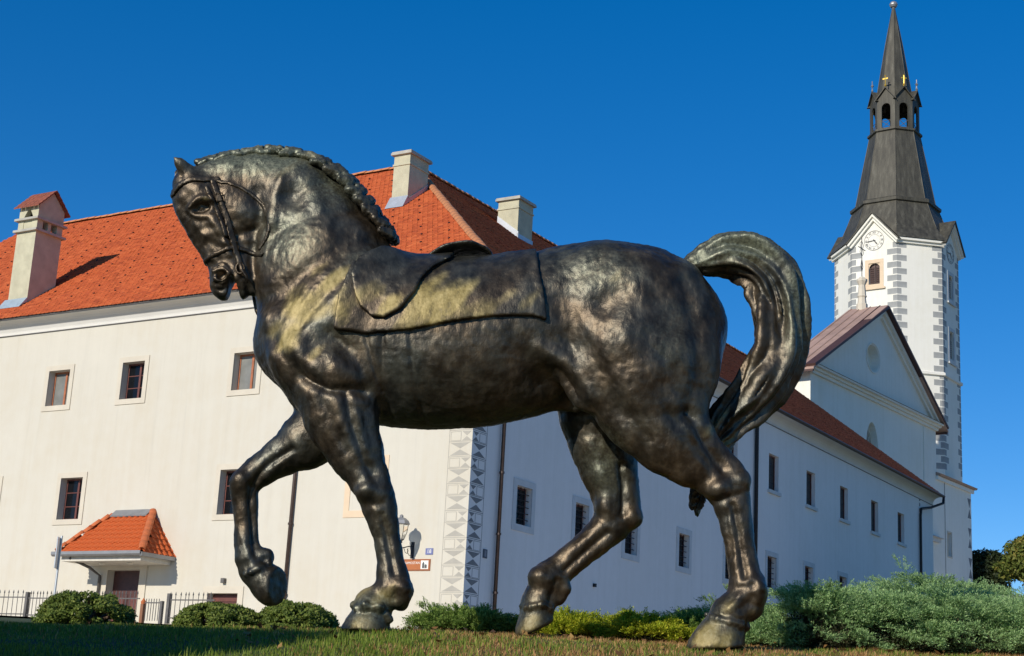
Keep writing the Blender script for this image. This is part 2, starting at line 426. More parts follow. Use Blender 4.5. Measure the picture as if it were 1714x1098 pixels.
# sky must not leak under the eaves
MB().box(-30, -.01, 0, .3, 12.04, 12.6).build('eaves_board', SOFFIT, bld); MB().box(.01, RE, 0, .3, 12.04, 12.6).build('eaves_board', SOFFIT, bld, H90)
tile_field('roof_tiles', TILE, roofL, None, lambda x, y: (x < -y) & (x > -29.9), -30, .6)
tile_field('roof_tiles', TILEM, roofR, None, lambda x, y: (x > y) & (x < RE), -.6, RE)
# ridge and hip tiles, one by one
def half_pipe(L, r0, r1, n=6):
    V = []
    for x, r in ((0, r0), (L, r1)): V += [(x, r * math.cos(math.pi * k / n), r * math.sin(math.pi * k / n) * .8) for k in range(n + 1)]
    V += [(x, y * .82, z * .82 - .004) for x, y, z in V]
    q = n + 1
    Fs = [(k, k + 1, q + k + 1, q + k) for k in range(n)] + [(2 * q + k + 1, 2 * q + k, 3 * q + k, 3 * q + k + 1) for k in range(n)] + [(k + 1, k, 2 * q + k, 2 * q + k + 1) for k in range(n)] + [(q + k, q + k + 1, 3 * q + k + 1, 3 * q + k) for k in range(n)]
    return V, Fs
pv, pf = half_pipe(.42, .125, .145)
pm = bpy.data.meshes.new('ridge_tile'); pm.from_pydata(pv, [], pf); pm.materials.append(RIDGE); pm.polygons.foreach_set('use_smooth', np.ones(len(pm.polygons), bool))
def run_tiles(par, A, B, name='ridge_tile', mesh=None, step=.37, scale=1.0):
    A, B = Vector(A), Vector(B); d = (B - A); n = int(d.length / step); d.normalize()
    s = Vector((0, 0, 1)).cross(d).normalized(); u = d.cross(s)
    for i in range(n):
        o = bpy.data.objects.new(name, mesh or pm); COL.objects.link(o); o.parent = par
        j = random.uniform(-.012, .012)
        o.matrix_local = Matrix.Translation(A + d * step * i + u * (.012 + j)) @ Matrix((d, s, u)).transposed().to_4x4() @ Matrix.Diagonal((scale, scale, scale, 1)) @ Matrix.Rotation(random.uniform(-.05, .05), 4, 'X')
run_tiles(roofL, (-29.9, RY, zr), (-RY, RY, zr))
run_tiles(roofL, (.45, -.45, roof_z(-.45) + .01), (-RY, RY, zr + .01))
run_tiles(roofR, (RY, RY, zr), (RE, RY, zr))
# snow guards: little dark hooks in staggered rows
m = MB()
for i in range(13):
    for j in range(30):
        y = .55 + i * .66; x = -29 + j * 1.02 + (.51 if i % 2 else 0) + random.uniform(-.05, .05)
        if x > -y - .4 or (-20.2 < x < -18.7 and .3 < y < 2): continue
        z = roof_z(y); m.prism([(y - .05, z + .015), (y + .015, z + .02), (y + .02, z + .065), (y - .015, z + .055)], 'x', x - .022, x + .022)
sg = m.build('snow_guards', BLACK, roofL); sg['kind'] = 'stuff'
# gutters
gp = [(-.56, 12.56), (-.60, 12.54), (-.63, 12.49), (-.60, 12.44), (-.55, 12.42), (-.49, 12.44), (-.46, 12.49)]
def gutter(x0, x1, rz, mat, x0m=None):
    n = len(gp); V = [((x0 if x0m is None else x0m * p[0]), p[0], p[1]) for p in gp] + [(x1, p[0], p[1]) for p in gp]
    V += [(x, y + (.012 if y < -.545 else -.012), z + .012) for x, y, z in V]
    q = 2 * n
    MB().add(V, [(i, i + 1, n + i + 1, n + i) for i in range(n - 1)] + [(q + i + 1, q + i, q + n + i, q + n + i + 1) for i in range(n - 1)] + [(0, n, q + n, q), (n - 1, q + n - 1, q + 2 * n - 1, 2 * n - 1)]).build('gutter', mat, bld, rz)
gutter(-.2, RE + .1, H90, COPPER)
MB().box(-30, .5, -.50, -.47, 12.48, 12.545).build('eaves_strip', IRON, bld)
# downpipes
def pipe(P, r, mat, rz, collars=()):
    o = MB().tube(P, r, 10).build('downpipe', mat, bld, rz, smooth=True)
    for c in collars: MB().lathe(c, [(r + .004, -.03), (r + .02, -.03), (r + .02, .03), (r + .004, .03)], 10).build('bracket', mat, o)
pipe([(1.46, -.56, 12.44), (1.46, -.5, 12.2), (1.46, -.12, 11.85), (1.45, -.10, 11.5), (1.44, -.10, 1.2)], .055, COPPER, H90, [(1.45, -.10, z) for z in (3.6, 5.2, 6.9, 8.6, 10.3)])
pipe([(19.7, -.56, 12.44), (19.7, -.5, 12.2), (19.7, -.12, 11.85), (19.7, -.10, 11.5), (19.7, -.10, 1.2)], .075, BLACK, H90)
pipe([(42.7, -.62, 12.42), (42.6, -.62, 12.1), (41.6, -.3, 11.75), (40.6, -.11, 11.55), (40.5, -.10, 11.2), (40.47, -.10, 1.2)], .065, BLACK, H90)
pipe([(-5.95, -.07, 7.9), (-5.97, -.07, 6.9), (-6.0, -.07, 1.2)], .055, COPPER, None, [(-5.98, -.07, z) for z in (3.4, 5.4, 7.2)])
# painted sgraffito corner: squares and hour-glasses, a thin coat on the wall
def quoin_band(mb, x, sgn, y):
    """x = corner edge, band runs to x + sgn*.75"""
    P, w = .733, .75
    X = lambda a: x + sgn * a
    def tri(a, b, c): mb.prism([(X(a[0]), a[1]), (X(b[0]), b[1]), (X(c[0]), c[1])], 'y', -y, .002)
    def bar(a0, a1, z0, z1): mb.box(min(X(a0), X(a1)), max(X(a0), X(a1)), -y, .002, z0, z1)
    z = 2.0
    bar(w - .016, w, 2.0, 12.0)
    while z < 11.9:
        t = z + .40
        tri((.05, z + .025), (w - .05, z + .025), (w / 2, z + .185)); tri((.05, t - .025), (w - .05, t - .025), (w / 2, t - .185))
        bar(0.0, w - .017, t, t + .017); bar(0.0, w - .017, z - .017, z)
        u, v = t + .03, z + P - .045
        tri((.03, u), (.33, u), (.18, (u + v) / 2 - .012)); tri((.03, v), (.33, v), (.18, (u + v) / 2 + .012))
        bar(.36, .376, u, v); bar(.377, w - .05, v - .012, v); bar(.377, w - .05, u, u + .012); bar(w - .062, w - .05, u + .013, v - .013)
        z += P
m = MB(); quoin_band(m, 0, -1, .004); q = m.build('painted_quoin', SGRAF, bld); q['kind'] = 'stuff'
m = MB(); quoin_band(m, 0, 1, .004); q = m.build('painted_quoin', SGRAFD, bld, H90); q['kind'] = 'stuff'
m = MB()
for k in range(24): z = 6.0 + k * .27; m.prism([(40.62, z), (40.82 - .05 * (k % 2), z + .03), (40.80, z + .15), (40.62, z + .2)], 'y', -.004, .002)
q = m.build('painted_quoin', SGRAFD, bld, H90); q['kind'] = 'stuff'
# small lamp over the cellar window, floodlight dot on the shaded wall
MB().box(-8.36, -8.24, -.12, 0, 3.72, 3.86).build('wall_lamp', IRON, bld)
MB().box(7.2, 7.3, -.08, 0, 4.35, 4.45).build('wall_lamp', BLACK, bld, H90)

# ---- chimneys
def chimney_plain(par, x0, x1, y0, y1, zt, rz=None):
    zb = roof_z(y0) - .25
    c = MB().box(x0, x1, y0, y1, zb, zt - .12).build('chimney', CHIM, par, rz)
    MB().box(x0 - .03, x1 + .03, y0 - .03, y1 + .03, zt - .50, zt - .44).build('band', CHIM, c)
    m = MB(); m.box(x0 - .09, x1 + .09, y0 - .09, y1 + .09, zt - .119, zt - .04); m.box(x0 - .07, x1 + .07, y0 - .07, y1 + .07, zt - .039, zt); m.build('slab', CHCAP, c)
    k = RK; e = .10
    m = MB(); m.prism([(y0 - .30, roof_z(y0 - .30) + .05), (y0 - .012, roof_z(y0) + .05), (y0 - .012, roof_z(y0) + .30), (y0 - .03, roof_z(y0) + .30)], 'x', x0 - .04, x1 + .04)
    m.prism([(y0 - .1, roof_z(y0 - .1) + .03), (y1, roof_z(y1) + .03), (y1, roof_z(y1) + .2), (y0 - .1, roof_z(y0 - .1) + .2)], 'x', x1 + .002, x1 + .03)
    m.prism([(y0 - .1, roof_z(y0 - .1) + .03), (y1, roof_z(y1) + .03), (y1, roof_z(y1) + .2), (y0 - .1, roof_z(y0 - .1) + .2)], 'x', x0 - .03, x0 - .002)
    m.build('flashing', ZINC, c)
chimney_plain(roofL, -7.03, -6.38, 5.02, 6.12, 18.66)
# chimney on the right wing: its lit face looks the same way as the left facade
def chimney_right():
    x0, x1, y0, y1, zt = 11.32, 12.36, 5.9, 6.78, 19.02
    c = MB().box(x0, x1, y0, y1, 16.9, zt - .12).build('chimney', CHIM, roofR)
    MB().box(x0 - .03, x1 + .03, y0 - .03, y1 + .03, zt - .46, zt - .40).build('band', CHIM, c)
    m = MB(); m.box(x0 - .09, x1 + .09, y0 - .09, y1 + .09, zt - .119, zt - .04); m.box(x0 - .07, x1 + .07, y0 - .07, y1 + .07, zt - .039, zt); m.build('slab', CHCAP, c)
    m = MB(); m.prism([(y0 - .05, roof_z(y0 - .05) + .02), (y1, roof_z(y1) + .02), (y1, roof_z(y1) + .26), (y0 - .05, roof_z(y0 - .05) + .26)], 'x', x0 - .03, x0 - .002); m.box(x0 - .03, x1 + .03, y0 - .03, y0 - .002, roof_z(y0) - .05, roof_z(y0) + .16); m.build('flashing', ZINC, c)
chimney_right()
def chimney_tall():
    x0, x1, y0, y1 = -19.88, -18.93, .55, 1.72; ze, zr2 = 16.98, 17.62
    c = MB().box(x0, x1, y0, y1, roof_z(y0) - .3, 16.0).build('chimney', CHIM, roofL)
    for z in (16.0, 16.42): MB().box(x0 - .11, x1 + .11, y0 - .11, y1 + .11, z, z + .08).build('band', CHCAP, c)
    for xa, xb in ((x0, x0 + .26), (x1 - .26, x1)):             # open stage between the bands
        for ya, yb in ((y0, y0 + .26), (y1 - .26, y1)): MB().box(xa, xb, ya, yb, 16.08, 16.42).build('vent_pier', CHIM, c)
    MB().box(x0 + .261, x1 - .261, y0 + .02, y0 + .2, 16.08, 16.42).build('vent_wall', CHIM, c); MB().box(x1 - .22, x1 - .02, (y0 + y1) / 2 - .07, (y0 + y1) / 2 + .07, 16.08, 16.42).build('vent_pier', CHIM, c)
    yc = (y0 + y1) / 2; xc = (x0 + x1) / 2
    m = MB()                                                    # head with a gable looking right, a triangular hole in the long side
    m.add([(x1, y0, 16.5), (x1, y1, 16.5), (x1, y1, ze), (x1, yc, zr2 - .08), (x1, y0, ze)], [(0, 1, 2, 3, 4)]); m.add([(x0, y0, 16.5), (x0, y0, ze), (x0, yc, zr2 - .08), (x0, y1, ze), (x0, y1, 16.5)], [(0, 1, 2, 3, 4)])
    m.add([(x0, y1, 16.5), (x0, y1, ze), (x1, y1, ze), (x1, y1, 16.5)], [(0, 1, 2, 3)])
    a, b, t = (xc - .24, 16.53), (xc + .24, 16.53), (xc, 16.92)
    V = [(x0, y0, 16.5), (x1, y0, 16.5), (x1, y0, ze), (x0, y0, ze), (a[0], y0, a[1]), (b[0], y0, b[1]), (t[0], y0, t[1]), (a[0], y0 + .2, a[1]), (b[0], y0 + .2, b[1]), (t[0], y0 + .2, t[1])]
    m.add(V, [(0, 1, 5, 4), (1, 2, 6, 5), (2, 3, 6), (3, 0, 4, 6), (4, 5, 8, 7), (5, 6, 9, 8), (6, 4, 7, 9)])
    m.build('chimney_head', CHIM, c)
    MB().box(x0 + .06, x1 - .06, y0 + .24, y1 - .06, 16.5, 16.95).build('black_core', BLACK, c)  # black block filling the head behind the triangular hole
    m = MB()
    for s in (-1, 1):
        e = y0 - .16 if s < 0 else y1 + .16; ez = ze - .12
        for i in range(5):
            f0, f1 = i / 5, (i + 1.25) / 5
            for j in range(6):
                xa = x0 - .15 + j * (x1 - x0 + .3) / 6; xb = xa + (x1 - x0 + .3) / 6 - .012
                ya, yb = e + (yc - e) * f0, e + (yc - e) * min(f1, 1); za, zb = ez + (zr2 - ez) * f0, ez + (zr2 - ez) * min(f1, 1)
                m.add([(xa, ya, za + .05), (xb, ya, za + .05), (xb, yb, zb + .02), (xa, yb, zb + .02), (xa, ya, za), (xb, ya, za), (xb, yb, zb - .03), (xa, yb, zb - .03)], [(0, 1, 2, 3), (4, 7, 6, 5), (0, 4, 5, 1), (1, 5, 6, 2), (3, 7, 4, 0), (2, 6, 7, 3)])
    t = m.build('cap_tiles', plain('dark clay tile', (.26, .075, .04), .85, 0, .3, 6), c); t['kind'] = 'stuff'
    m = MB(); m.prism([(y0 - .34, roof_z(y0 - .34) + .05), (y0 - .012, roof_z(y0) + .06), (y0 - .012, roof_z(y0) + .20), (y0 - .03, roof_z(y0) + .2)], 'x', x0 - .12, x1 + .03); m.build('flashing', plain('blue grey flashing', (.42, .50, .54), .5, .3), c)
chimney_tall()

# ---- tiled canopy over the door
can = empty('canopy', (0, 0, 0), 0, bld)
EX0, EX1, EH, EZ, TX0, TX1, TZ = -13.87, -10.36, 1.40, 4.50, -13.02, -11.42, 5.86
m = MB(); V = [(EX0, -EH, EZ), (EX1, -EH, EZ), (EX1, 0, EZ), (EX0, 0, EZ), (TX0, 0, TZ - .03), (TX1, 0, TZ - .03)]
m.add(V, [(0, 1, 5, 4), (1, 2, 5), (3, 0, 4), (0, 3, 2, 1)]); m.build('canopy_roof', UNDER, can)
MB().box(EX0 + .12, EX1 - .12, -EH + .12, -.01, EZ - .24, EZ - .005).build('soffit_boards', plain('white painted boards', (.62, .58, .5), .7), can)
m = MB(); m.prism([(-EH - .10, EZ + .03), (-EH - .10, EZ - .06), (-EH - .05, EZ - .11), (-EH + .03, EZ - .11), (-EH + .06, EZ - .06), (-EH + .06, EZ - .006), (-EH + .045, EZ - .006), (-EH + .04, EZ - .05), (-EH - .04, EZ - .09), (-EH - .085, EZ - .05), (-EH - .085, EZ + .03)], 'x', EX0 - .12, EX1 + .03); m.build('gutter', LEAD, can)
MB().box(EX1 - .02, EX1 + .06, -EH - .05, -.02, EZ - .12, EZ - .006).build('side_gutter', LEAD, can)
MB().prism([(-.22, TZ - .12), (0, TZ + .07), (0, TZ + .12), (-.23, TZ - .08)], 'x', TX0 + .02, TX1 - .05).build('flashing', LEAD, can)
for x in (-12.55, -11.42): MB().lathe((x, -.75, EZ - .30), [(.02, 0), (.09, .01), (.10, .05)], 10).build('downlight', plain('lamp glass', (.7, .65, .55), .4), can)
MB().tube([(EX0 + .5, -EH + .1, EZ - .15), (EX0 + .55, -.5, EZ - .35), (EX0 + .6, -.10, EZ - .55), (EX0 + .6, -.09, 1.3)], .045, 8).build('downpipe', IRON, can, smooth=True)
nrow = 9
sl_len = math.hypot(EH, TZ - EZ)
tw, tl = .235, sl_len / nrow
V = []
for s, lift in ((0, .05), (tl * 1.15, .018)):
    for k in range(7):
        a = k / 6; V.append((a * tw, s, lift + .030 * math.sin(a * 2 * math.pi + .6)))
V += [(x, y, z - .022) for x, y, z in V]
Fs = [(k, k + 1, 8 + k, 7 + k) for k in range(6)] + [(k + 1, k, 14 + k, 15 + k) for k in range(6)]
ptm = bpy.data.meshes.new('tile'); ptm.from_pydata(V, [], Fs); ptm.materials.append(PTILE)
def canopy_plane(A, dx, up, xlim):
    A, dx, up = Vector(A), Vector(dx).normalized(), Vector(up).normalized(); nn = dx.cross(up)
    for i in range(nrow):
        lo, hi = xlim(i * tl); lo2, hi2 = xlim((i + .8) * tl)
        lo, hi = max(lo, lo2), min(hi, hi2); j = math.floor(lo / tw) * tw
        while j < hi - tw * .3:
            if j + tw * .6 > lo:
                o = bpy.data.objects.new('tile', ptm); COL.objects.link(o); o.parent = can
                o.matrix_local = Matrix.Translation(A + dx * j + up * (i * tl - .04) + nn * random.uniform(0, .006)) @ Matrix((dx, up, nn)).transposed().to_4x4()
            j += tw
f = lambda t, a, b: a + (b - a) * t / sl_len
canopy_plane((EX0, -EH, EZ), (1, 0, 0), (0, EH, TZ - EZ), lambda t: (f(t, 0, TX0 - EX0), f(t, EX1 - EX0, TX1 - EX0)))
sr_len = math.hypot(EX1 - TX1, TZ - EZ)
canopy_plane((EX1, -EH, EZ), (0, 1, 0), (TX1 - EX1, 0, TZ - EZ), lambda t: (EH * min(t / sr_len, 1), EH))
canopy_plane((EX0, 0, EZ), (0, -1, 0), (TX0 - EX0, 0, TZ - EZ), lambda t: (0, EH * (1 - min(t / sr_len, 1))))
pv, pf = half_pipe(.36, .10, .12)
hm = bpy.data.meshes.new('hip_tile'); hm.from_pydata(pv, [], pf); hm.materials.append(plain('canopy hip tile', (.50, .13, .04), .85, 0, .2, 5)); hm.polygons.foreach_set('use_smooth', np.ones(len(hm.polygons), bool))
run_tiles(can, (EX1, -EH, EZ + .05), (TX1, 0, TZ + .04), 'hip_tile', hm, .31); run_tiles(can, (EX0, -EH, EZ + .05), (TX0, 0, TZ + .04), 'hip_tile', hm, .31)

# ---- writing
def text(name, body, size, mat, parent, mw, ext=.003, align='CENTER'):
    cu = bpy.data.curves.new(name, 'FONT'); cu.body = body; cu.size = size; cu.extrude = ext; cu.align_x = align; cu.align_y = 'CENTER'; cu.resolution_u = 2
    tmp = bpy.data.objects.new(name, cu); COL.objects.link(tmp)
    dg = bpy.context.evaluated_depsgraph_get(); me = bpy.data.meshes.new_from_object(tmp.evaluated_get(dg))
    bpy.data.objects.remove(tmp); bpy.data.curves.remove(cu)
    me.materials.clear(); me.materials.append(mat)
    o = bpy.data.objects.new(name, me); COL.objects.link(o); o.parent = parent; o.matrix_local = mw; return o
STAND = Matrix.Rotation(H90, 4, 'X')                     # text upright, read from -y
PW = plain('white sign paint', (.78, .76, .70), .6)
sg = empty('direction_sign', wallL(-1.9, -.012, 4.2), aL)
tag(sg, 'brown sign with white lettering and a church pictogram beside the corner, below the lantern', 'sign')
MB().box(-.78, .80, -.015, .012, -.155, .155).build('panel', plain('brown sign paint', (.42, .13, .035), .55, 0, .05), sg)
m = MB(); ring_box(m, -.755, .775, -.13, .13, .012, -.019, -.0155); m.build('border', plain('dark sign edge', (.2, .07, .03), .6), sg)
MB().box(.50, .745, -.019, -.0155, -.115, .115).build('pictogram_panel', PW, sg)
m = MB(); m.prism([(.55, -.09), (.62, -.09), (.62, .03), (.585, .09), (.55, .03)], 'y', -.022, -.0195); m.prism([(.63, -.09), (.70, -.09), (.70, -.01), (.665, .02), (.63, -.01)], 'y', -.022, -.0195); m.build('pictogram', INK, sg)
text('lettering', 'FRANJEVAČKI SAMOSTAN', .094, PW, sg, Matrix.Translation((.465, -.018, .05)) @ STAND, .002, 'RIGHT')
text('lettering', 'KLANJEC', .094, PW, sg, Matrix.Translation((-.10, -.018, -.065)) @ STAND, .002, 'RIGHT')
hp = empty('house_number', wallL(-1.16, -.01, 4.56), aL)
tag(hp, 'small blue house number plate on the cream wall above the brown sign', 'number plate')
MB().box(-.12, .12, -.01, .008, -.085, .085).build('plate', plain('blue enamel', (.16, .18, .36), .4), hp)
text('numeral', '18', .15, PW, hp, Matrix.Translation((0, -.012, 0)) @ STAND, .002)
np_ = empty('wall_plaque', C0 + dR * .95 + dL * .012 + Vector((0, 0, 4.6)), aL + H90)
tag(np_, 'small dark plaque on the shaded wall beside the brown downpipe', 'plaque')
MB().box(-.10, .10, -.012, .01, -.12, .12).build('plate', plain('dark plaque', (.06, .07, .09), .5), np_)
MB().box(-.045, .05, -.015, -.0125, -.08, .09).build('inset', plain('grey plaque', (.2, .2, .22), .5), np_)

# ---- wall lantern on a scrolled bracket
lan = empty('wall_lantern', wallL(-1.70, 0, 4.60), aL)
tag(lan, 'black wrought iron lantern on a scrolled bracket above the brown sign', 'lantern')
lx, ly, lz = -.02, -.62, .0
MB().lathe((lx, ly, lz + .62), [(.235, 0), (.24, .02), (.20, .10), (.12, .17), (.05, .19)], 6, .5).build('cap', LEAD, lan)
MB().lathe((lx, ly, lz + .81), [(.05, 0), (.055, .04), (.03, .07), (.005, .08)], 8).build('finial', LEAD, lan)
m = MB()
for k in range(6):
    a = .5 + k * math.pi / 3; c, s = math.cos(a), math.sin(a)
    m.tube([(lx + .20 * c, ly + .20 * s, lz + .62), (lx + .17 * c, ly + .17 * s, lz + .40), (lx + .10 * c, ly + .10 * s, lz + .22), (lx + .05 * c, ly + .05 * s, lz + .17)], .008, 5)
m.build('cage', BLACK, lan)
t = NT('lantern glass'); t.b.inputs['Transmission Weight'].default_value = 1.0; LG = t.done((.95, .95, .92), .04)
MB().lathe((lx, ly, lz + .18), [(.06, 0), (.10, .05), (.165, .22), (.19, .42)], 6, .5).build('glass', LG, lan)
m = MB(); m.lathe((lx, ly, lz + .08), [(.02, -.06), (.05, -.03), (.03, .02), (.07, .06), (.06, .09)], 8); m.build('cup', BLACK, lan)
m = MB(); m.tube([(lx, ly, lz + .06), (lx, ly + .12, lz + .0), (lx, ly + .35, lz + .06), (lx, -.03, lz + .12)], .016, 6)
m.tube([(lx, ly + .2, lz + .02), (lx, ly + .28, lz - .10), (lx, ly + .38, lz - .12), (lx, ly + .42, lz - .04), (lx, ly + .36, lz + .0)], .009, 5)
m.tube([(lx, -.04, lz - .14), (lx, -.14, lz - .16), (lx, -.24, lz - .08), (lx, -.22, lz + .03)], .009, 5)
m.build('bracket', BLACK, lan)
MB().box(lx - .05, lx + .05, -.02, .0, lz - .22, lz + .22).build('wall_plate', BLACK, lan)
# ------------------------------------------------------------------ church with gabled front
aG = math.radians(53.0)
ch = empty('church', (27.242, 98.0, 0), aG)
tag(ch, 'white church with a tall triangular gable and a round niche behind the long wing', 'church')
CX, CZ, AX, AZ = -17.95, 20.17, -8.6, 25.85
PIL = .12
GO = [(-9.85, 1.05, 18.5, 16.5)]
m = MB()
# facade with a pointed window opening and a round niche cut through the wall
def facade():
    bm = bmesh.new()
    outer = [(CX, 6.0), (.0, 6.0), (.0, CZ), (AX, AZ - .35), (CX, CZ)]
    oc = [(-9.62 + .88 * math.cos(t), 22.45 + .80 * math.sin(t)) for t in np.linspace(0, 2 * math.pi, 25)[:-1]]
    go = [(-10.65, 14.5), (-8.95, 14.5), (-8.95, 16.9)] + [(-8.95 - .85 * (1 - math.cos(t)) , 16.9 + 1.65 * math.sin(t)) for t in np.linspace(.25, 1.4, 5)] + [(-9.80, 18.55)] + [(-10.65 + .85 * (1 - math.cos(t)), 16.9 + 1.65 * math.sin(t)) for t in np.linspace(1.4, .25, 5)] + [(-10.65, 16.9)]
    loops = []
    for P in (outer, oc, go):
        vs = [bm.verts.new((x, 0, z)) for x, z in P]; loops.append([bm.edges.new((vs[i], vs[(i + 1) % len(vs)])) for i in range(len(vs))])
    bmesh.ops.triangle_fill(bm, edges=[e for l in loops for e in l], use_beauty=True)
    for P, dep in ((oc, .55), (go, .4)):
        f = [bm.verts.new((x, 0, z)) for x, z in P]; b = [bm.verts.new((x, dep, z)) for x, z in P]; n = len(P)
        for i in range(n): bm.faces.new((f[i], b[i], b[(i + 1) % n], f[(i + 1) % n]))
        bm.faces.new(b)
    bmesh.ops.recalc_face_normals(bm, faces=bm.faces)
    me = bpy.data.meshes.new('facade'); bm.to_mesh(me); bm.free(); me.materials.append(CHURCHW)
    o = bpy.data.objects.new('facade', me); COL.objects.link(o); o.parent = ch
facade()
DP = 1.75
m = MB(); m.add([(CX, 0, 6), (CX, 0, CZ), (CX, DP, CZ), (CX, DP, 6)], [(0, 1, 2, 3)]); m.add([(0, 0, 6), (0, DP, 6), (0, DP, CZ), (0, 0, CZ)], [(0, 1, 2, 3)]); m.add([(CX, DP, 6), (CX, DP, CZ), (AX, DP, AZ - .35), (0, DP, CZ), (0, DP, 6)], [(0, 1, 2, 3, 4)])
m.box(CX + .5, -.5, DP + .01, 26, 6, 14.5)
m.build('nave_wall', CHURCHW, ch)
ring = MB(); P = [(-9.62 + .98 * math.cos(t), -.02, 22.45 + .90 * math.sin(t)) for t in np.linspace(0, 2 * math.pi, 25)]; ring.tube(P, .035, 5, False); ring.build('niche_moulding', CHURCHW, ch)
gl = [(-10.63, 14.52), (-8.97, 14.52), (-8.97, 16.9), (-9.25, 17.9), (-9.80, 18.5), (-10.35, 17.9), (-10.63, 16.9)]
MB().prism(gl, 'y', .36, .39).build('gothic_window', plain('stone tracery', (.36, .31, .24), .9), ch)
m = MB(); m.tube([(-9.80, .33, 14.5), (-9.80, .33, 17.3)], .05, 6)
for s in (-1, 1): m.tube([(-9.8, .33, 17.2), (-9.8 + s * .3, .33, 17.75), (-9.8 + s * .1, .33, 18.35)], .045, 6)
m.build('tracery', STONE, ch)
# horizontal and raking cornices
def hcorn(x0, x1, z, mat):
    m = MB(); m.box(x0, x1, -.16, 0, z - .42, z - .25); m.box(x0, x1, -.30, 0, z - .248, z - .10); m.box(x0 - .1, x1 + .1, -.50, 0, z - .098, z); return m.build('cornice', mat, ch)
hcorn(CX - .05, .05, CZ + .05, CHURCHW)
MB().prism([(-.55, CZ + .052), (0, CZ + .16), (0, CZ + .052)], 'x', CX - .1, .1).build('cornice_flashing', CHEDGE, ch)
def rake(xa, za, xb, zb, w0, w1, y0, name, mat):
    d = Vector((xb - xa, 0, zb - za)).normalized(); nrm = Vector((-d.z, 0, d.x)) if xb > xa else Vector((d.z, 0, -d.x))
    A, B = Vector((xa, 0, za)), Vector((xb, 0, zb)); m = MB()
    q = [A + nrm * w0, B + nrm * w0, B + nrm * w1, A + nrm * w1]
    m.add([(p.x, y0, p.z) for p in q] + [(p.x, 0, p.z) for p in q], [(0, 1, 2, 3), (4, 7, 6, 5), (0, 4, 5, 1), (1, 5, 6, 2), (2, 6, 7, 3), (3, 7, 4, 0)]); return m.build(name, mat, ch)
for xa in (CX - .3, .3):
    sgn = 1 if xa < AX else -1
    rake(xa, CZ + .10, AX + .0015 * sgn * -1, AZ - .10, -.50, -.30, -.17, 'raking_cornice', CHURCHW)
    rake(xa, CZ + .10, AX + .0015 * sgn * -1, AZ - .10, -.298, -.06, -.34, 'raking_cornice', CHURCHW)
    rake(xa - .35 * sgn, CZ + .10 - .22, AX, AZ - .10, -.055, .09, -.62, 'verge', CHEDGE)
# sheet metal roof with standing seams
for s, xe in ((1, CX - .75), (-1, .75)):
    ze = CZ - .25; m = MB()
    m.add([(xe, -.55, ze), (AX, -.55, AZ + .06), (AX, DP + .25, AZ + .06), (xe, DP + .25, ze), (xe, -.55, ze - .1), (AX, -.55, AZ - .04), (AX, DP + .25, AZ - .04), (xe, DP + .25, ze - .1)], [(0, 1, 2, 3), (4, 7, 6, 5), (0, 4, 5, 1), (3, 2, 6, 7), (0, 3, 7, 4)])
    rf = m.build('roof', CHROOF, ch)
    for k in range(4):
        y = -.02 + k * .62; a = Vector((xe, y, ze + .02)); b = Vector((AX, y, AZ + .08)); MB().tube([a, b], .035, 5).build('seam', CHEDGE if k == 0 else CHROOF, rf)
    MB().box(min(xe, xe + s * .12), max(xe, xe + s * .12), -.5, DP + .2, ze - .22, ze - .101).build('gutter', CHEDGE, rf)
# right hand front bay with sloped coping, pilaster, small windows and painted corner
m = MB(); w = [(1.72, 2.35, 12.1, 13.6)]; wall_with_holes(m, .002, 5.97, 6, 17.1, w, .3)
m.add([(5.97, 0, 6), (5.97, 4, 6), (5.97, 4, 17.1), (5.97, 0, 17.1)], [(0, 1, 2, 3)]); m.build('bay_wall', CHURCHW, ch)
m = MB(); ring_box(m, *w[0], .09, -.03, .01); bw = m.build('window', STONE, ch); MB().box(1.72, 2.35, .26, .29, 12.1, 13.6).build('pane', BLUEG, bw)
m = MB(); m.prism([(-.35, 17.06), (0.9, 17.50), (0.9, 17.0), (-.25, 16.95)], 'x', -.1, 6.35); m.build('coping', plain('coping tile', (.40, .27, .20), .85, 0, .2), ch)
MB().box(-.1, 6.2, -.14, -.002, 16.7, 16.94).build('coping_moulding', CHURCHW, ch)
MB().box(-2.1, -1.9, -.05, 0, 6, 19.7).build('pilaster_edge', CHURCHW, ch)
m = MB(); m.box(-4.4, .1, -.22, 0, 12.7, 12.95); m.prism([(-.45, 12.952), (0, 13.15), (0, 12.952)], 'x', -4.5, .2); m.build('low_cornice', STONE2, ch)
MB().tube([(1.28, -.03, 16.9), (1.28, -.03, 8)], .014, 6).build('lightning_rod', IRON, ch)
m = MB(); z = 16.3
while z > 9:
    m.prism([(5.3, z), (5.93, z), (5.62, z - .62)], 'y', -.004, .002); m.prism([(5.3, z - 1.3), (5.93, z - 1.3), (5.62, z - .68)], 'y', -.004, .002); z -= 1.95
q = m.build('painted_quoin', SGRAFD, ch); q['kind'] = 'stuff'
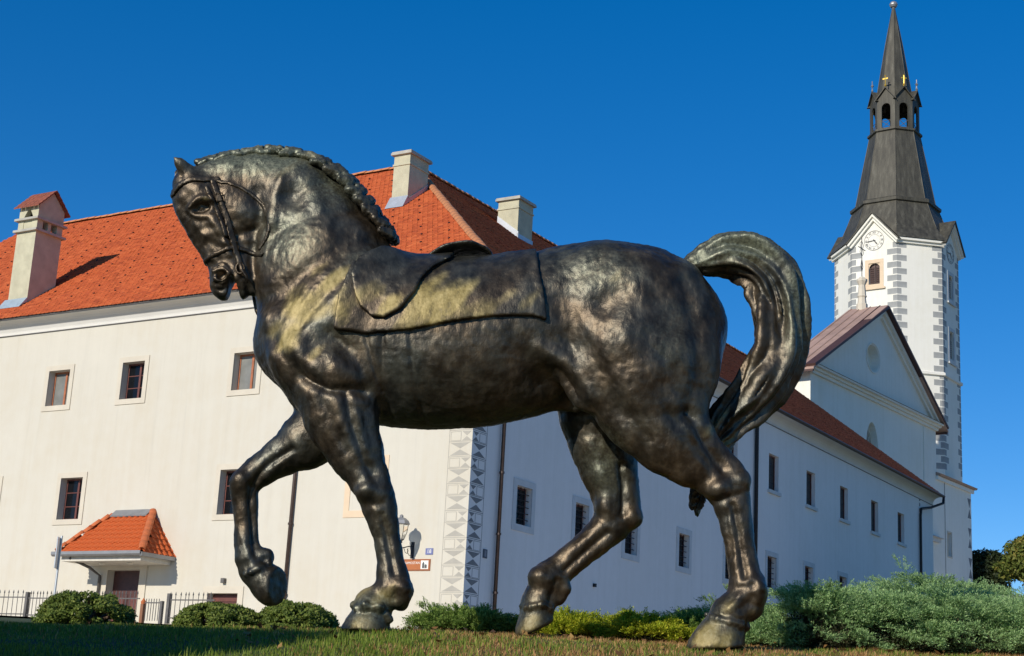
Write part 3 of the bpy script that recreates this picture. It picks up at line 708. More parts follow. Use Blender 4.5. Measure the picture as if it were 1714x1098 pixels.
# stone post with an iron cross on the ridge
fin = empty('ridge_finial', tuple(Vector((27.242, 98.0, 0)) + Vector((math.cos(aG), math.sin(aG), 0)) * (AX + .02) + Vector((-math.sin(aG), math.cos(aG), 0)) * 1.15 + Vector((0, 0, AZ))), aG)
tag(fin, 'stone baluster topped by an iron cross standing on the church ridge', 'finial')
MB().lathe((0, 0, -.25), [(.34, 0), (.34, .55), (.28, .60), (.24, .95), (.30, 1.05), (.26, 1.12), (.20, 1.75), (.30, 1.95), (.33, 2.0), (.33, 2.12), (.24, 2.16), (.14, 2.28)], 8, .39).build('post', STONE, fin)
m = MB(); m.tube([(0, 0, 2.0), (0, 0, 4.6)], .03, 6); m.tube([(-.5, 0, 3.85), (.5, 0, 3.85)], .028, 6)
for s in (-1, 1):
    m.tube([(0, 0, 2.35), (s * .16, 0, 2.7), (s * .05, 0, 3.1)], .02, 5); m.tube([(s * .12, 0, 3.85), (s * .28, 0, 4.1), (s * .06, 0, 4.3)], .016, 5); m.tube([(s * .12, 0, 3.85), (s * .28, 0, 3.6), (s * .06, 0, 3.4)], .016, 5)
m.build('cross', IRON, fin)

# ------------------------------------------------------------------ octagonal bell tower
TC = Vector((26.83, 106.0, 0)); ca = math.atan2(-106.0, -26.83)
tw_ = empty('bell_tower', TC, ca + math.radians(1.0))
tag(tw_, 'white octagonal church tower with grey painted corner stones and a dark spire', 'tower')
TR, ZB, ZT, ZA = 4.24, 6.0, 33.75, 35.55
def ov(r, k, z): a = math.radians(45 * k); return (r * math.cos(a), r * math.sin(a), z)
AP = TR * math.cos(math.radians(22.5)); HW2 = TR * math.sin(math.radians(22.5))
# one body per face, in a face frame: x along the face, y into the tower
def face_frame(k): return Matrix.Rotation(math.radians(22.5 + 45 * k + 90), 4, 'Z') @ Matrix.Translation((0, -AP, 0))
def place(o, k): o.matrix_local = face_frame(k); return o
gab = {-1: [(-.40, .40, 30.75, 32.25)], 1: [(-.38, .38, 30.2, 31.9), (-.38, .38, 25.95, 27.9)], 3: [], -3: []}
for k in range(-4, 4):
    m = MB(); hl = gab.get(k, [])
    wall_with_holes(m, -HW2, HW2, ZB, ZT, hl, .35)
    if k in gab: m.add([(-HW2, 0, ZT), (HW2, 0, ZT), (0, 0, ZA)], [(0, 1, 2)])
    place(m.build('wall', CHURCHW, tw_), k)
for k, hl in gab.items():
    for a, b, c, d in hl:
        m = MB(); ring_box(m, a, b, c, d, .26, -.04, .01); m.box(a - .4, b + .4, -.14, -.042, c - .38, c - .26) ; w = place(m.build('window', PEACH if k == -1 else STONE2, tw_), k)
        f = MB(); n = 8; r = (b - a) / 2; mx = (a + b) / 2                # arched head filled above the arch
        arc = [(mx + r * math.cos(t), d - r + r * math.sin(t)) for t in np.linspace(0, math.pi, n)]
        for i in range(n - 1): f.add([(arc[i][0], .03, arc[i][1]), (arc[i + 1][0], .03, arc[i + 1][1]), (arc[i + 1][0], .03, d), (arc[i][0], .03, d)], [(0, 1, 2, 3)])
        f.build('arch_head', PEACH if k == -1 else CHURCHW, w)
        for xa, xb in ((a, mx - .03), (mx + .03, b)):
            MB().box(xa + .02, xb - .02, .20, .24, c, d - .02).build('louvre_leaf', LOUVRE, w)
            for i in range(9): z = c + .1 + i * .15; MB().prism([(.13, z), (.195, z + .09), (.195, z + .12), (.13, z + .03)], 'x', xa + .04, xb - .04).build('louvre_slat', LOUVRE, w) if z < d - .3 else None
        MB().box(mx - .03, mx + .03, .12, .24, c, d - .02).build('mullion', LOUVRE, w)
# clock faces painted on two gables
for k, zc, r in ((-1, 33.88, .70), (1, 33.5, .70)):
    c = place(MB().lathe((0, 0, 0), [(.05, -.02), (.05, .02)], 8).build('clock', INK, tw_), k); c.matrix_local = face_frame(k) @ Matrix.Translation((0, -.01, zc)) @ Matrix.Rotation(H90, 4, 'X')
    m = MB(); P = [(r * math.cos(t), r * math.sin(t), .012) for t in np.linspace(0, 2 * math.pi, 33)]; m.tube(P, .014, 4, False); m.build('dial_ring', INKL, c)
    m = MB(); P = [(r * .62 * math.cos(t), r * .62 * math.sin(t), .010) for t in np.linspace(0, 2 * math.pi, 33)]; m.tube(P, .006, 4, False); m.build('dial_ring', INKL, c)
    for i, s in enumerate('XII I II III IV V VI VII VIII IX X XI'.split()):
        a = math.radians(90 - 30 * i); text('numeral', s, .20, INKL, c, Matrix.Translation((r * .81 * math.cos(a), r * .81 * math.sin(a), .012)) @ Matrix.Rotation(a - H90, 4, 'Z'), .003)
    for name, ang, ln, wd in (('minute_hand', 180 + 6, .60, .035), ('hour_hand', -52, .40, .045)):
        a = math.radians(ang); d = (math.cos(a), math.sin(a)); p = (-d[1], d[0])
        MB().prism([(-d[0] * .1 + p[0] * wd * .5, -d[1] * .1 + p[1] * wd * .5), (-d[0] * .1 - p[0] * wd * .5, -d[1] * .1 - p[1] * wd * .5), (d[0] * ln * .7 - p[0] * wd, d[1] * ln * .7 - p[1] * wd), (d[0] * ln, d[1] * ln), (d[0] * ln * .7 + p[0] * wd, d[1] * ln * .7 + p[1] * wd)], 'z', .018, .03).build(name, INK, c)
# painted corner stones
for col_, par in (('', 0),):
    qm = []
    for alt in (0, 1):
        la, lb = (.70, .30) if alt else (.30, .70); bm_ = MB(); h = .40
        a1 = math.radians(-22.5); a2 = math.radians(22.5)
        c0 = Vector((TR, 0, 0))
        for sg_, L in ((-1, la), (1, lb)):
            a = math.radians(22.5 * sg_); nrm = Vector((math.cos(a), math.sin(a), 0)); tg = Vector((-math.sin(a), math.cos(a), 0)) * sg_
            p0 = c0 + nrm * .004; p1 = c0 + tg * L + nrm * .004; i0 = c0 - nrm * .02; i1 = c0 + tg * L - nrm * .02
            bm_.add([tuple(q) for q in (p0, p1, i1, i0)] + [tuple(q + Vector((0, 0, h))) for q in (p0, p1, i1, i0)], [(0, 1, 2, 3), (7, 6, 5, 4), (0, 4, 5, 1), (1, 5, 6, 2), (2, 6, 7, 3), (3, 7, 4, 0)])
        me = bpy.data.meshes.new('quoin'); me.from_pydata(bm_.v, [], bm_.f); me.materials.append(QUOIN)
        b2 = bmesh.new(); b2.from_mesh(me); bmesh.ops.recalc_face_normals(b2, faces=b2.faces); b2.to_mesh(me); b2.free()
        qm.append(me)
for k in (-2, -1, 0, 1, 2):
    for i in range(58):
        z = 33.2 - i * .47
        if z < (18 if k in (1, 2) else 24): break
        o = bpy.data.objects.new('quoin', qm[(i + k) % 2]); COL.objects.link(o); o.parent = tw_
        o.matrix_local = Matrix.Rotation(math.radians(45 * k), 4, 'Z') @ Matrix.Translation((0, 0, z))
def octa(mb, prof):                            # stacked octagon rings (r, z)
    V = [ov(r, k, z) for r, z in prof for k in range(8)]
    return mb.add(V, [(i * 8 + k, i * 8 + (k + 1) % 8, (i + 1) * 8 + (k + 1) % 8, (i + 1) * 8 + k) for i in range(len(prof) - 1) for k in range(8)])
octa(MB(), [(TR, 24.45), (TR + .16, 24.5), (TR + .16, 24.66), (TR, 24.75)]).build('string_course', CHURCHW, tw_)
# cornice on the plain faces, raking cornices and little roofs on the gabled ones
for k in range(-4, 4):
    if k in gab:
        for s in (-1, 1):
            A, B = Vector((s * (HW2 + .25), 0, ZT - .05)), Vector((0, 0, ZA + .22)); d = (B - A).normalized(); u = Vector((-d.z, 0, d.x)) * (-s)
            for w0, w1, y0, nm, mt in ((-.34, -.17, -.20, 'raking_cornice', CHURCHW), (-.168, -.02, -.36, 'raking_cornice', CHURCHW), (-.015, .06, -.46, 'verge', SPIRE)):
                u2 = u if u.z > 0 else -u
                q = [A + u2 * w0, B + Vector((0, 0, w0 / max(u2.z, .3))), B + Vector((0, 0, w1 / max(u2.z, .3))), A + u2 * w1]
                mb = MB(); mb.add([(p.x, y0, p.z) for p in q] + [(p.x, .02, p.z) for p in q], [(0, 1, 2, 3), (4, 7, 6, 5), (0, 4, 5, 1), (1, 5, 6, 2), (2, 6, 7, 3), (3, 7, 4, 0)]); place(mb.build(nm, mt, tw_), k)
        mb = MB(); zz = ZA + .30; e = HW2 + .36; ze = ZT - .02
        mb.add([(-e, -.44, ze), (0, -.44, zz), (0, 2.2, zz), (-e, 1.2, ze)], [(0, 1, 2, 3)]); mb.add([(e, -.44, ze), (e, 1.2, ze), (0, 2.2, zz), (0, -.44, zz)], [(0, 1, 2, 3)])
        place(mb.build('gable_roof', SPIRE, tw_), k)
    else:
        mb = MB(); e = HW2 + .08; mb.box(-e, e, -.16, 0, ZT - .22, ZT - .05); mb.box(-e - .06, e + .06, -.32, 0, ZT - .048, ZT + .12); place(mb.build('cornice', CHURCHW, tw_), k)
for k in range(-4, 4):                         # one sheet per face; it starts behind the wall on the gabled faces
    o = -.06 if k in gab else .42
    prof_ = [(TR + o, ZT + (.10 if k in gab else .13)), (TR + o - .02, ZT + (.16 if k in gab else .22)), (3.80, 35.0), (3.35, 36.1), (3.02, 37.0)]
    V = [ov(r_, k + j, z_) for r_, z_ in prof_ for j in (0, 1)]
    MB().add(V, [(2 * i, 2 * i + 1, 2 * i + 3, 2 * i + 2) for i in range(4)]).build('lower_roof', SPIRE, tw_)
for k in range(8):                             # standing seams up the edges and across the sheets
    MB().tube([ov(3.80, k, 35.02), ov(3.35, k, 36.12), ov(3.02, k, 37.0)], .028, 5).build('seam', SPIRE, tw_)
    MB().tube([ov(2.80, k, 37.42), ov(2.28, k, 40.2), ov(1.80, k, 42.7)], .028, 5).build('seam', SPIRE, tw_)
    MB().tube([ov(1.22, k, 46.2), ov(.62, k, 50.0), ov(.10, k, 52.9)], .024, 5).build('seam', SPIRE, tw_)
octa(MB(), [(3.0, 36.98), (3.16, 37.05), (3.18, 37.25), (2.95, 37.40), (2.78, 37.42)]).build('roll_moulding', SPIRE, tw_)
octa(MB(), [(2.80, 37.40), (2.28, 40.2), (1.80, 42.72)]).build('upper_roof', SPIRE, tw_)
octa(MB(), [(1.78, 42.70), (1.94, 42.78), (1.94, 42.92), (1.55, 42.96), (.1, 42.97)]).build('gallery_floor', SPIRE, tw_)
LR = 1.74; LA = LR * math.cos(math.radians(22.5)); LH = LR * math.sin(math.radians(22.5))
def lf(k): return Matrix.Rotation(math.radians(22.5 + 45 * k + 90), 4, 'Z') @ Matrix.Translation((0, -LA, 0))
for k in range(8):
    m = MB(); hw = .33; zs, zc = 42.95, 44.55; top = 45.25
    for y0, y1 in ((0, .12),):
        m.box(-LH, -hw, y0, y1, zs, top); m.box(hw, LH, y0, y1, zs, top)
        arc = [(hw * math.cos(t), zc + hw * math.sin(t)) for t in np.linspace(0, math.pi, 9)]
        for i in range(8):
            (xa, za), (xb, zb) = arc[i], arc[i + 1]
            m.add([(xa, y0, za), (xb, y0, zb), (xb, y0, top), (xa, y0, top), (xa, y1, za), (xb, y1, zb), (xb, y1, top), (xa, y1, top)], [(0, 1, 2, 3), (4, 7, 6, 5), (0, 4, 5, 1)])
        m.add([(-LH, y0, top), (LH, y0, top), (0, y0, 46.0), (-LH, y1, top), (LH, y1, top), (0, y1, 46.0)], [(0, 1, 2), (3, 5, 4)])
    o = m.build('lantern_arch', SPIRE, tw_); o.matrix_local = lf(k)
    m = MB(); ze = 45.12; zz = 46.12; e = LH + .16
    m.add([(-e, -.16, ze), (0, -.16, zz), (0, 1.0, zz), (-e + .2, .7, ze), (-e, -.16, ze - .09), (0, -.16, zz - .09)], [(0, 1, 2, 3), (4, 5, 1, 0)]); m.add([(e, -.16, ze), (e - .2, .7, ze), (0, 1.0, zz), (0, -.16, zz), (e, -.16, ze - .09), (0, -.16, zz - .09)], [(0, 1, 2, 3), (0, 3, 5, 4)])
    o2 = m.build('gablet_roof', SPIRE, tw_); o2.matrix_local = lf(k)
    m = MB()
    for xa, za, xb, zb in ((-hw, 43.02, hw, 43.55), (-hw, 43.55, hw, 43.02), (-hw, 43.58, hw, 43.58), (-hw, 43.02, hw, 43.02)): m.tube([(xa, .05, za), (xb, .05, zb)], .022, 5)
    o3 = m.build('railing', IRON, tw_); o3.matrix_local = lf(k)
    m = MB(); gold = k in (7, 0)
    m.lathe((0, -.08, 46.1), [(.03, 0), (.10, .10), (.03, .22)], 6); m.tube([(0, -.08, 46.1), (0, -.08, 46.95)], .035, 6)
    if gold: m.box(-.20, .20, -.10, -.06, 46.68, 46.78); m.lathe((0, -.08, 46.9), [(.02, 0), (.08, .05), (.02, .12)], 6)
    else: m.lathe((0, -.08, 46.45), [(.03, 0), (.12, .12), (.03, .26)], 6)
    o4 = m.build('finial', GOLD if gold else LEAD, tw_); o4.matrix_local = lf(k)
octa(MB(), [(1.30, 45.3), (1.22, 46.2), (.62, 50.0), (.10, 53.0)]).build('spire', SPIRE, tw_)
MB().lathe((0, 0, 53.0), [(.06, -.2), (.12, -.02), (.10, 0), (.22, .05), (.30, .20), (.30, .30), (.22, .44), (.08, .52)], 12).build('ball', LEAD, tw_)

# ------------------------------------------------------------------ ground
KN = np.array([(-400, -2.6), (-40, -2.2), (-5, -1.9), (0, -1.6), (3, -1.0), (5, -.12), (6.4, .235), (7.2, .355), (7.8, .435), (8.2, .470), (8.6, .492), (10, .545), (14, .75), (30, 1.55), (38, 1.95), (45, 2.2), (60, 2.6), (75, 4.0), (100, 10.0), (140, 10.5), (400, 4), (4000, 0)])
def ground_z(x, y):
    x, y = np.asarray(x, float), np.asarray(y, float)
    z = np.interp(y, KN[:, 0], KN[:, 1])
    near = np.clip((14 - np.abs(y - 4)) / 10, 0, 1)
    z = z + near * (-.041 * np.clip(-.3 - x, 0, 6) + .012 * np.clip(x - 1.2, 0, 4))
    P = np.stack([x, y, 0 * x], -1).reshape(-1, 3)
    b = (vnoise(P, 1.3, 41) * .012 + vnoise(P, 4.0, 42) * .007).reshape(x.shape)
    return z + b * near
def gridmesh(name, xs, ys, mat, dz=0.0, kind='structure'):
    X, Y = np.meshgrid(xs, ys); Z = ground_z(X, Y) + dz; n, k = X.shape
    V = np.stack([X, Y, Z], -1).reshape(-1, 3); i = np.arange((n - 1) * k).reshape(n - 1, k)[:, :-1].ravel()
    o = mesh_np(name, V, np.stack([i, i + 1, i + k + 1, i + k], 1), mat, None, True); o['kind'] = kind; return o
def soil():
    t = NT('grassy soil'); v = t.coord()
    a = t.noise(v, 1.2, 6, .6); b = t.noise(v, 14, 5, .7)
    c = t.ramp(b, [(.3, (.020, .030, .008)), (.55, (.045, .065, .016)), (.8, (.11, .10, .035))])
    c = t.mix(t.attr('dry'), c, t.ramp(b, [(.3, (.11, .060, .020)), (.7, (.36, .20, .07))]))
    return t.done(c, .95, 0, t.bump(b, .6, .03))
xs = np.concatenate([-np.geomspace(2000, 16, 14), np.linspace(-14, 14, 141), np.geomspace(16, 2000, 14)])
ys = np.concatenate([-np.geomspace(2000, 12, 12), np.linspace(-10, 16, 131), np.geomspace(17, 3000, 26)])
def dryness(x, y):
    P = np.stack([x, y, 0 * x], 1)
    return np.clip(.36 + .50 * np.clip(x - .1, -.6, 1.2) + .75 * vnoise(P, 1.6, 61) + .45 * vnoise(P, 5, 62), 0, 1) * np.clip((x + 1.3) / .5, 0, 1)
ground = gridmesh('ground', xs, ys, soil())
X_, Y_ = np.meshgrid(xs, ys); d_ = dryness(X_.ravel(), Y_.ravel()) * np.clip((12 - np.abs(Y_.ravel())) / 2, 0, 1)
ground.data.attributes.new('dry', 'FLOAT', 'POINT').data.foreach_set('value', d_.astype(np.float32))
fc = gridmesh('bounce_ground', np.linspace(-45, 75, 61), np.linspace(18, 112, 60), plain('pale bounce ground', (.44, .39, .32), .95, 0, .2, 3, .2), .006)  # hidden pale ground added to bounce light onto the shaded walls
# ------------------------------------------------------------------ plants
def leafmat(name, lo, mid, hi, trans=.25, rough=.6):
    t = NT(name); v = t.coord()
    tone = t.attr('tone')
    c = t.ramp(t.math('ADD', t.math('MULTIPLY', tone, .7), t.math('MULTIPLY', t.noise(v, 2.2, 4), .35)), [(.15, lo), (.5, mid), (.88, hi)])
    t.done(c, rough, 0, None, .25)
    tr = t.node('ShaderNodeBsdfTranslucent'); t.link(c, tr.inputs['Color']); mx = t.node('ShaderNodeMixShader'); mx.inputs[0].default_value = trans
    t.link(t.b.outputs[0], mx.inputs[1]); t.link(tr.outputs[0], mx.inputs[2]); t.link(mx.outputs[0], t.out.inputs[0]); return t.m
GRASSM = leafmat('grass blades', (.085, .135, .014), (.175, .250, .028), (.29, .33, .06), .3)
STRAWM = leafmat('dry grass blades', (.26, .135, .045), (.46, .255, .095), (.60, .39, .17), .2)
JUN = leafmat('blue green juniper', (.085, .160, .055), (.275, .440, .165), (.46, .61, .27), .28)
JUNY = leafmat('yellow green juniper', (.13, .20, .014), (.34, .42, .024), (.58, .56, .045), .3)
JUNG = leafmat('mid green juniper', (.075, .15, .03), (.18, .29, .055), (.31, .41, .10), .25)
BUSHM = leafmat('small leaved evergreen', (.060, .095, .014), (.130, .180, .028), (.27, .30, .065), .25)
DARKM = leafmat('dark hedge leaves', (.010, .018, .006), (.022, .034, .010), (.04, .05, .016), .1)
AUTM = leafmat('autumn leaves', (.05, .075, .014), (.12, .155, .028), (.26, .21, .045), .25)
TREEM = leafmat('broad green leaves', (.03, .06, .01), (.06, .10, .02), (.10, .15, .03), .2)
BARK = plain('bark', (.07, .05, .035), .9, 0, .3, 8, .4)
TWIG = plain('brown twigs', (.10, .065, .04), .9, 0, .3, 8)

def unit(n, r=rng):
    v = r.normal(size=(n, 3)); return v / np.linalg.norm(v, axis=1, keepdims=True)

def grass(name, n, mat, xr, yr, lo, hi, dens, w=.0020, lean=.35, label=None):
    x = rng.uniform(*xr, n); y = rng.uniform(*yr, n); k = dens(x, y) > rng.uniform(0, 1, n); x, y = x[k], y[k]; n = len(x)
    z = ground_z(x, y) - .006; h = rng.uniform(lo, hi, n) * (1 + .35 * vnoise(np.stack([x, y, 0 * x], 1), 3.0, 51))
    a = rng.uniform(0, 2 * np.pi, n); d = np.stack([np.cos(a), np.sin(a)], 1); l = np.abs(rng.normal(0, lean, n)) * h
    side = np.stack([-d[:, 1], d[:, 0], 0 * x], 1); B = np.stack([x, y, z], 1); ww = w * rng.uniform(.7, 1.4, n)[:, None]
    off = lambda f, g: np.concatenate([d * (l * f)[:, None], (h * g)[:, None]], 1)
    V = np.stack([B - side * ww, B + side * ww, B + off(.35, .6) - side * ww * .7, B + off(.35, .6) + side * ww * .7, B + off(1.0, .98)], 1).reshape(-1, 3)
    b = (np.arange(n) * 5)[:, None]
    o = mesh_np(name, V, [b + np.array([[0, 1, 3, 2]]), b + np.array([[2, 3, 4]])], mat, None, False, attrs={'tone': np.repeat(np.clip(.5 + rng.normal(0, .25, n), 0, 1), 5)})
    o['kind'] = 'stuff'; return o
grass('grass', 190000, GRASSM, (-3.4, 4.2), (5.6, 9.2), .010, .030, lambda x, y: 1 - .93 * dryness(x, y))
grass('grass', 5000, GRASSM, (-1.3, .9), (6.2, 7.4), .035, .065, lambda x, y: np.clip(.5 - .5 * x, .05, .7), .002, .5)
grass('dry_grass', 90000, STRAWM, (-1.3, 4.2), (5.8, 9.2), .010, .034, lambda x, y: .12 + dryness(x, y), .002, .9)
grass('dry_grass', 5000, STRAWM, (-2.6, 1.5), (7.2, 8.6), .012, .04, lambda x, y: .5 + 0 * x, .002, .9)

n = 260; x = rng.uniform(-1.2, 3.6, n); y = rng.uniform(6.8, 8.7, n); z = ground_z(x, y) + rng.uniform(.012, .030, n)
u = unit(n); u[:, 2] = np.abs(u[:, 2]) + .8; u /= np.linalg.norm(u, axis=1, keepdims=True); t_ = np.cross(u, rng.normal(size=(n, 3))); t_ /= np.linalg.norm(t_, axis=1, keepdims=True); b_ = np.cross(u, t_); s_ = rng.uniform(.012, .028, n)[:, None]; P_ = np.stack([x, y, z], 1)
o = mesh_np('fallen_leaves', np.stack([P_ - t_ * s_, P_ + b_ * s_ * .6, P_ + t_ * s_ + u * s_ * .4, P_ - b_ * s_ * .6], 1).reshape(-1, 3), (np.arange(n) * 4)[:, None] + np.array([[0, 1, 2, 3]]), leafmat('brown fallen leaves', (.10, .05, .02), (.22, .11, .04), (.38, .24, .08), .1), None, False, attrs={'tone': np.repeat(rng.uniform(0, 1, n), 4)}); o['kind'] = 'stuff'

def sprays(P, Dr, L, mat, name, parent=None, leaves=12, droop=.25, wid=.0042):
    """feathery juniper plumes: a curved axis with short pointed side shoots"""
    n = len(P); up = np.array([0, 0, 1.0])
    s1 = np.cross(Dr, up + .2 * rng.normal(size=(n, 3))); s1 /= np.linalg.norm(s1, axis=1, keepdims=True) + 1e-9; s2 = np.cross(s1, Dr)
    Vs = []; tone = np.clip(.5 + rng.normal(0, .22, n), 0, 1)
    for i in range(leaves):
        t = (i + .5) / leaves; side = 1 if i % 2 else -1; roll = rng.normal(0, .8, n)
        base = P + Dr * (L * t)[:, None] - up * (droop * L * t * t)[:, None]
        dirn = Dr * .80 + s1 * (side * .62 * np.cos(roll))[:, None] + s2 * (.62 * np.sin(roll) + .15)[:, None]
        ln = (L * (.42 - .26 * t) * rng.uniform(.7, 1.25, n))[:, None]
        wv = np.cross(dirn, up + .5 * rng.normal(size=(n, 3))); wv /= np.linalg.norm(wv, axis=1, keepdims=True) + 1e-9
        w_ = wid * rng.uniform(.6, 1.2, n)[:, None]
        Vs.append(np.stack([base, base + dirn * ln * .45 + wv * w_, base + dirn * ln, base + dirn * ln * .45 - wv * w_], 1))
    V = np.stack(Vs, 1).reshape(-1, 3); b = (np.arange(n * leaves) * 4)[:, None]
    tn = np.clip(np.repeat(tone, leaves) + np.tile(np.linspace(-.12, .22, leaves), n), 0, 1)
    return mesh_np(name, V, b + np.array([[0, 1, 2, 3]]), mat, parent, False, attrs={'tone': np.repeat(tn, 4)})

def juniper(cx, cy, rx, ry, h, n, mat, label, L=(.055, .09), plume=(.32, .48), per=64):
    """spreading juniper: arching branches that end in flat feathery plumes, in shelves with dark gaps between them"""
    z0 = float(ground_z(cx, cy)); r = empty('juniper_shrub', (cx, cy, z0)); tag(r, label, 'juniper', 'spreading junipers on the mound')
    nb = n; P = []; Dv = []; Ls = []; m = MB(); up = np.array([0, 0, 1.0])
    for b in range(nb):
        a = 2 * math.pi * (b * .618034 % 1) + rng.uniform(-.2, .2); tier = rng.uniform(.10, 1.0)
        reach = math.sqrt(max(1 - tier ** 2.4, .01)) * rng.uniform(.70, 1.0)
        e = np.array([rx * reach * math.cos(a), ry * reach * math.sin(a), h * tier])
        ln = rng.uniform(*plume); out = np.array([math.cos(a), math.sin(a), 0]) + .35 * rng.normal(size=3) * np.array([1, 1, .2])
        ax = out + up * (.12 + .24 * tier + rng.normal() * .10); ax /= np.linalg.norm(ax)
        base = e - ax * ln * .55; base[2] = max(base[2], .03)
        if b % 3 == 0: m.tube([(0, 0, .02), tuple(base * np.array([.5, .5, .7])), tuple(base * .9 + np.array([0, 0, .01]))], [.014, .009, .005], 5)
        lat = np.cross(ax, up); lat /= np.linalg.norm(lat) + 1e-9; nr = np.cross(lat, ax)
        t = rng.uniform(0, 1, per) ** .8; s = rng.choice([-1, 1], per); wd = ln * .24 * (1 - .80 * t) * np.sqrt(rng.uniform(0, 1, per))
        p = base + ax * (ln * t)[:, None] + lat * (s * wd)[:, None] + nr * (rng.normal(0, .012, per) + ln * .16 * t - ln * .34 * t * t)[:, None]
        d = ax * 1.0 + lat * (s * rng.uniform(.12, .50, per))[:, None] + nr * (rng.normal(.12, .20, per))[:, None] + .12 * rng.normal(size=(per, 3))
        P.append(p); Dv.append(d / np.linalg.norm(d, axis=1, keepdims=True)); Ls.append(rng.uniform(*L, per) * (1.15 - .45 * t))
    P = np.concatenate(P); Dv = np.concatenate(Dv); P[:, 2] = np.clip(P[:, 2], .01, None)
    m.build('branches', TWIG, r); f = sprays(P, Dv, np.concatenate(Ls), mat, 'foliage', r, 8, .18, .0030); f['kind'] = 'stuff'
    # inner mass of old twigs, coloured dark to put shade into the gaps
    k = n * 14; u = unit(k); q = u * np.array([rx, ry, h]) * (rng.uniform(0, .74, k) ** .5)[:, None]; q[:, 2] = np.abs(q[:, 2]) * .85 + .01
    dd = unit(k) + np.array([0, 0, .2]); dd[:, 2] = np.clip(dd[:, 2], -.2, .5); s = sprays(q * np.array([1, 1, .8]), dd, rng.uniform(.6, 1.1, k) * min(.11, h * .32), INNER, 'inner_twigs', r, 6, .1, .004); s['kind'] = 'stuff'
    return r
INNER = leafmat('old juniper twigs with painted shade', (.025, .032, .014), (.045, .055, .024), (.09, .075, .04), .1)
# blue-green mass to the right, yellow-green row behind the hooves
S_, T_ = (.045, .08), (.12, .20)
juniper(3.12, 11.5, .78, .60, .58, 150, JUN, 'tall blue green juniper, its top cut by the base of the church wall')
juniper(4.15, 11.6, .90, .70, .58, 140, JUN, 'blue green juniper at the right edge below the autumn tree')
juniper(1.70, 8.46, .34, .18, .32, 90, JUN, 'blue green juniper right of the rear hoof, in front of the tall one', S_, (.24, .36))
juniper(2.08, 8.58, .32, .22, .30, 80, JUN, 'narrow blue green juniper squeezed between its neighbours in the front row', S_, (.24, .36))
juniper(2.46, 8.70, .44, .28, .32, 110, JUN, 'low blue green juniper in the front row, second from the rear hoof', S_, (.26, .40))
juniper(2.98, 8.80, .46, .30, .33, 110, JUN, 'low blue green juniper at the front right corner of the mound', S_, (.26, .40))
juniper(3.55, 8.95, .50, .38, .34, 100, JUN, 'low blue green juniper reaching out of the right edge', S_, (.26, .40))
juniper(3.00, 10.4, .60, .40, .46, 100, JUN, 'blue green juniper half hidden between the front row and the tall one', S_, (.28, .42))
juniper(1.62, 10.9, .44, .36, .34, 80, JUNG, 'grey green juniper behind the standing rear leg')
juniper(1.20, 9.0, .26, .24, .17, 70, JUNG, 'mid green juniper between the two rear legs, next to the yellow one', S_, T_)
juniper(.80, 8.85, .30, .24, .14, 90, JUNY, 'bright yellow green juniper right of the forward rear hoof', S_, T_)
juniper(.36, 8.90, .30, .24, .13, 90, JUNY, 'yellow green juniper behind the forward rear hoof', S_, T_)
juniper(-.16, 8.85, .28, .22, .12, 80, JUNG, 'small green juniper between the front hoof and the forward rear hoof', S_, T_)
juniper(1.40, 8.50, .20, .16, .10, 60, JUN, 'small low juniper touching the standing rear hoof', S_, (.14, .22))

def leaf_cloud(C, Rd, n, size, mat, name, parent, asp=.5, shell=.55, clump=None):
    """small pointed leaves spread through ellipsoids C (k,3) with radii Rd (k,3)"""
    C, Rd = np.asarray(C, float), np.asarray(Rd, float); w = Rd.prod(1) ** (2 / 3); idx = rng.choice(len(C), n, p=w / w.sum())
    u = unit(n); r = (shell + (1 - shell) * rng.uniform(0, 1, n) ** .6)
    P = C[idx] + u * Rd[idx] * r[:, None]
    nrm = u * .7 + rng.normal(size=(n, 3)) * .6 + np.array([0, 0, .35]); nrm /= np.linalg.norm(nrm, axis=1, keepdims=True)
    t = np.cross(nrm, rng.normal(size=(n, 3))); t /= np.linalg.norm(t, axis=1, keepdims=True) + 1e-9; b = np.cross(nrm, t)
    s = size * rng.uniform(.6, 1.3, n)[:, None]
    V = np.stack([P - t * s * .5, P + b * s * asp * .5, P + t * s * .5 + nrm * s * .12, P - b * s * asp * .5], 1).reshape(-1, 3)
    q = (np.arange(n) * 4)[:, None]
    ct = rng.normal(0, .12, len(C))[idx]
    o = mesh_np(name, V, q + np.array([[0, 1, 2, 3]]), mat, parent, False, attrs={'tone': np.repeat(np.clip(.5 + ct + rng.normal(0, .2, n), 0, 1), 4)}); o['kind'] = 'stuff'; return o
def bush(cx, cy, rx, ry, h, n, label, mat=BUSHM, size=.027, clumps=120, zoff=0.0):
    z0 = float(ground_z(cx, cy)) + zoff; r = empty('evergreen_bush', (cx, cy, z0)); tag(r, label, 'bush', 'clipped evergreen bushes')
    C = []; Rd = []
    for i in range(clumps):
        a = rng.uniform(0, 2 * math.pi); t = rng.uniform(0, 1) ** .6; v = rng.uniform(0, .95)
        q = math.sqrt(1 - v * v)
        C.append((rx * .84 * q * math.cos(a), ry * .84 * q * math.sin(a), h * .86 * v)); g = rng.uniform(.12, .22); Rd.append((g * rx * 1.0, g * ry * 1.2, g * h * .75))
    leaf_cloud(C, Rd, n, size, mat, 'foliage', r, .5, .35)
    m = MB()
    for i in range(0, clumps, 3): m.tube([(0, 0, 0), (C[i][0] * .5, C[i][1] * .5, C[i][2] * .6), tuple(C[i])], [.02, .012, .004], 5)
    m.build('stems', TWIG, r); return r
zc = lambda px, py, Y: at(px, py, Y)
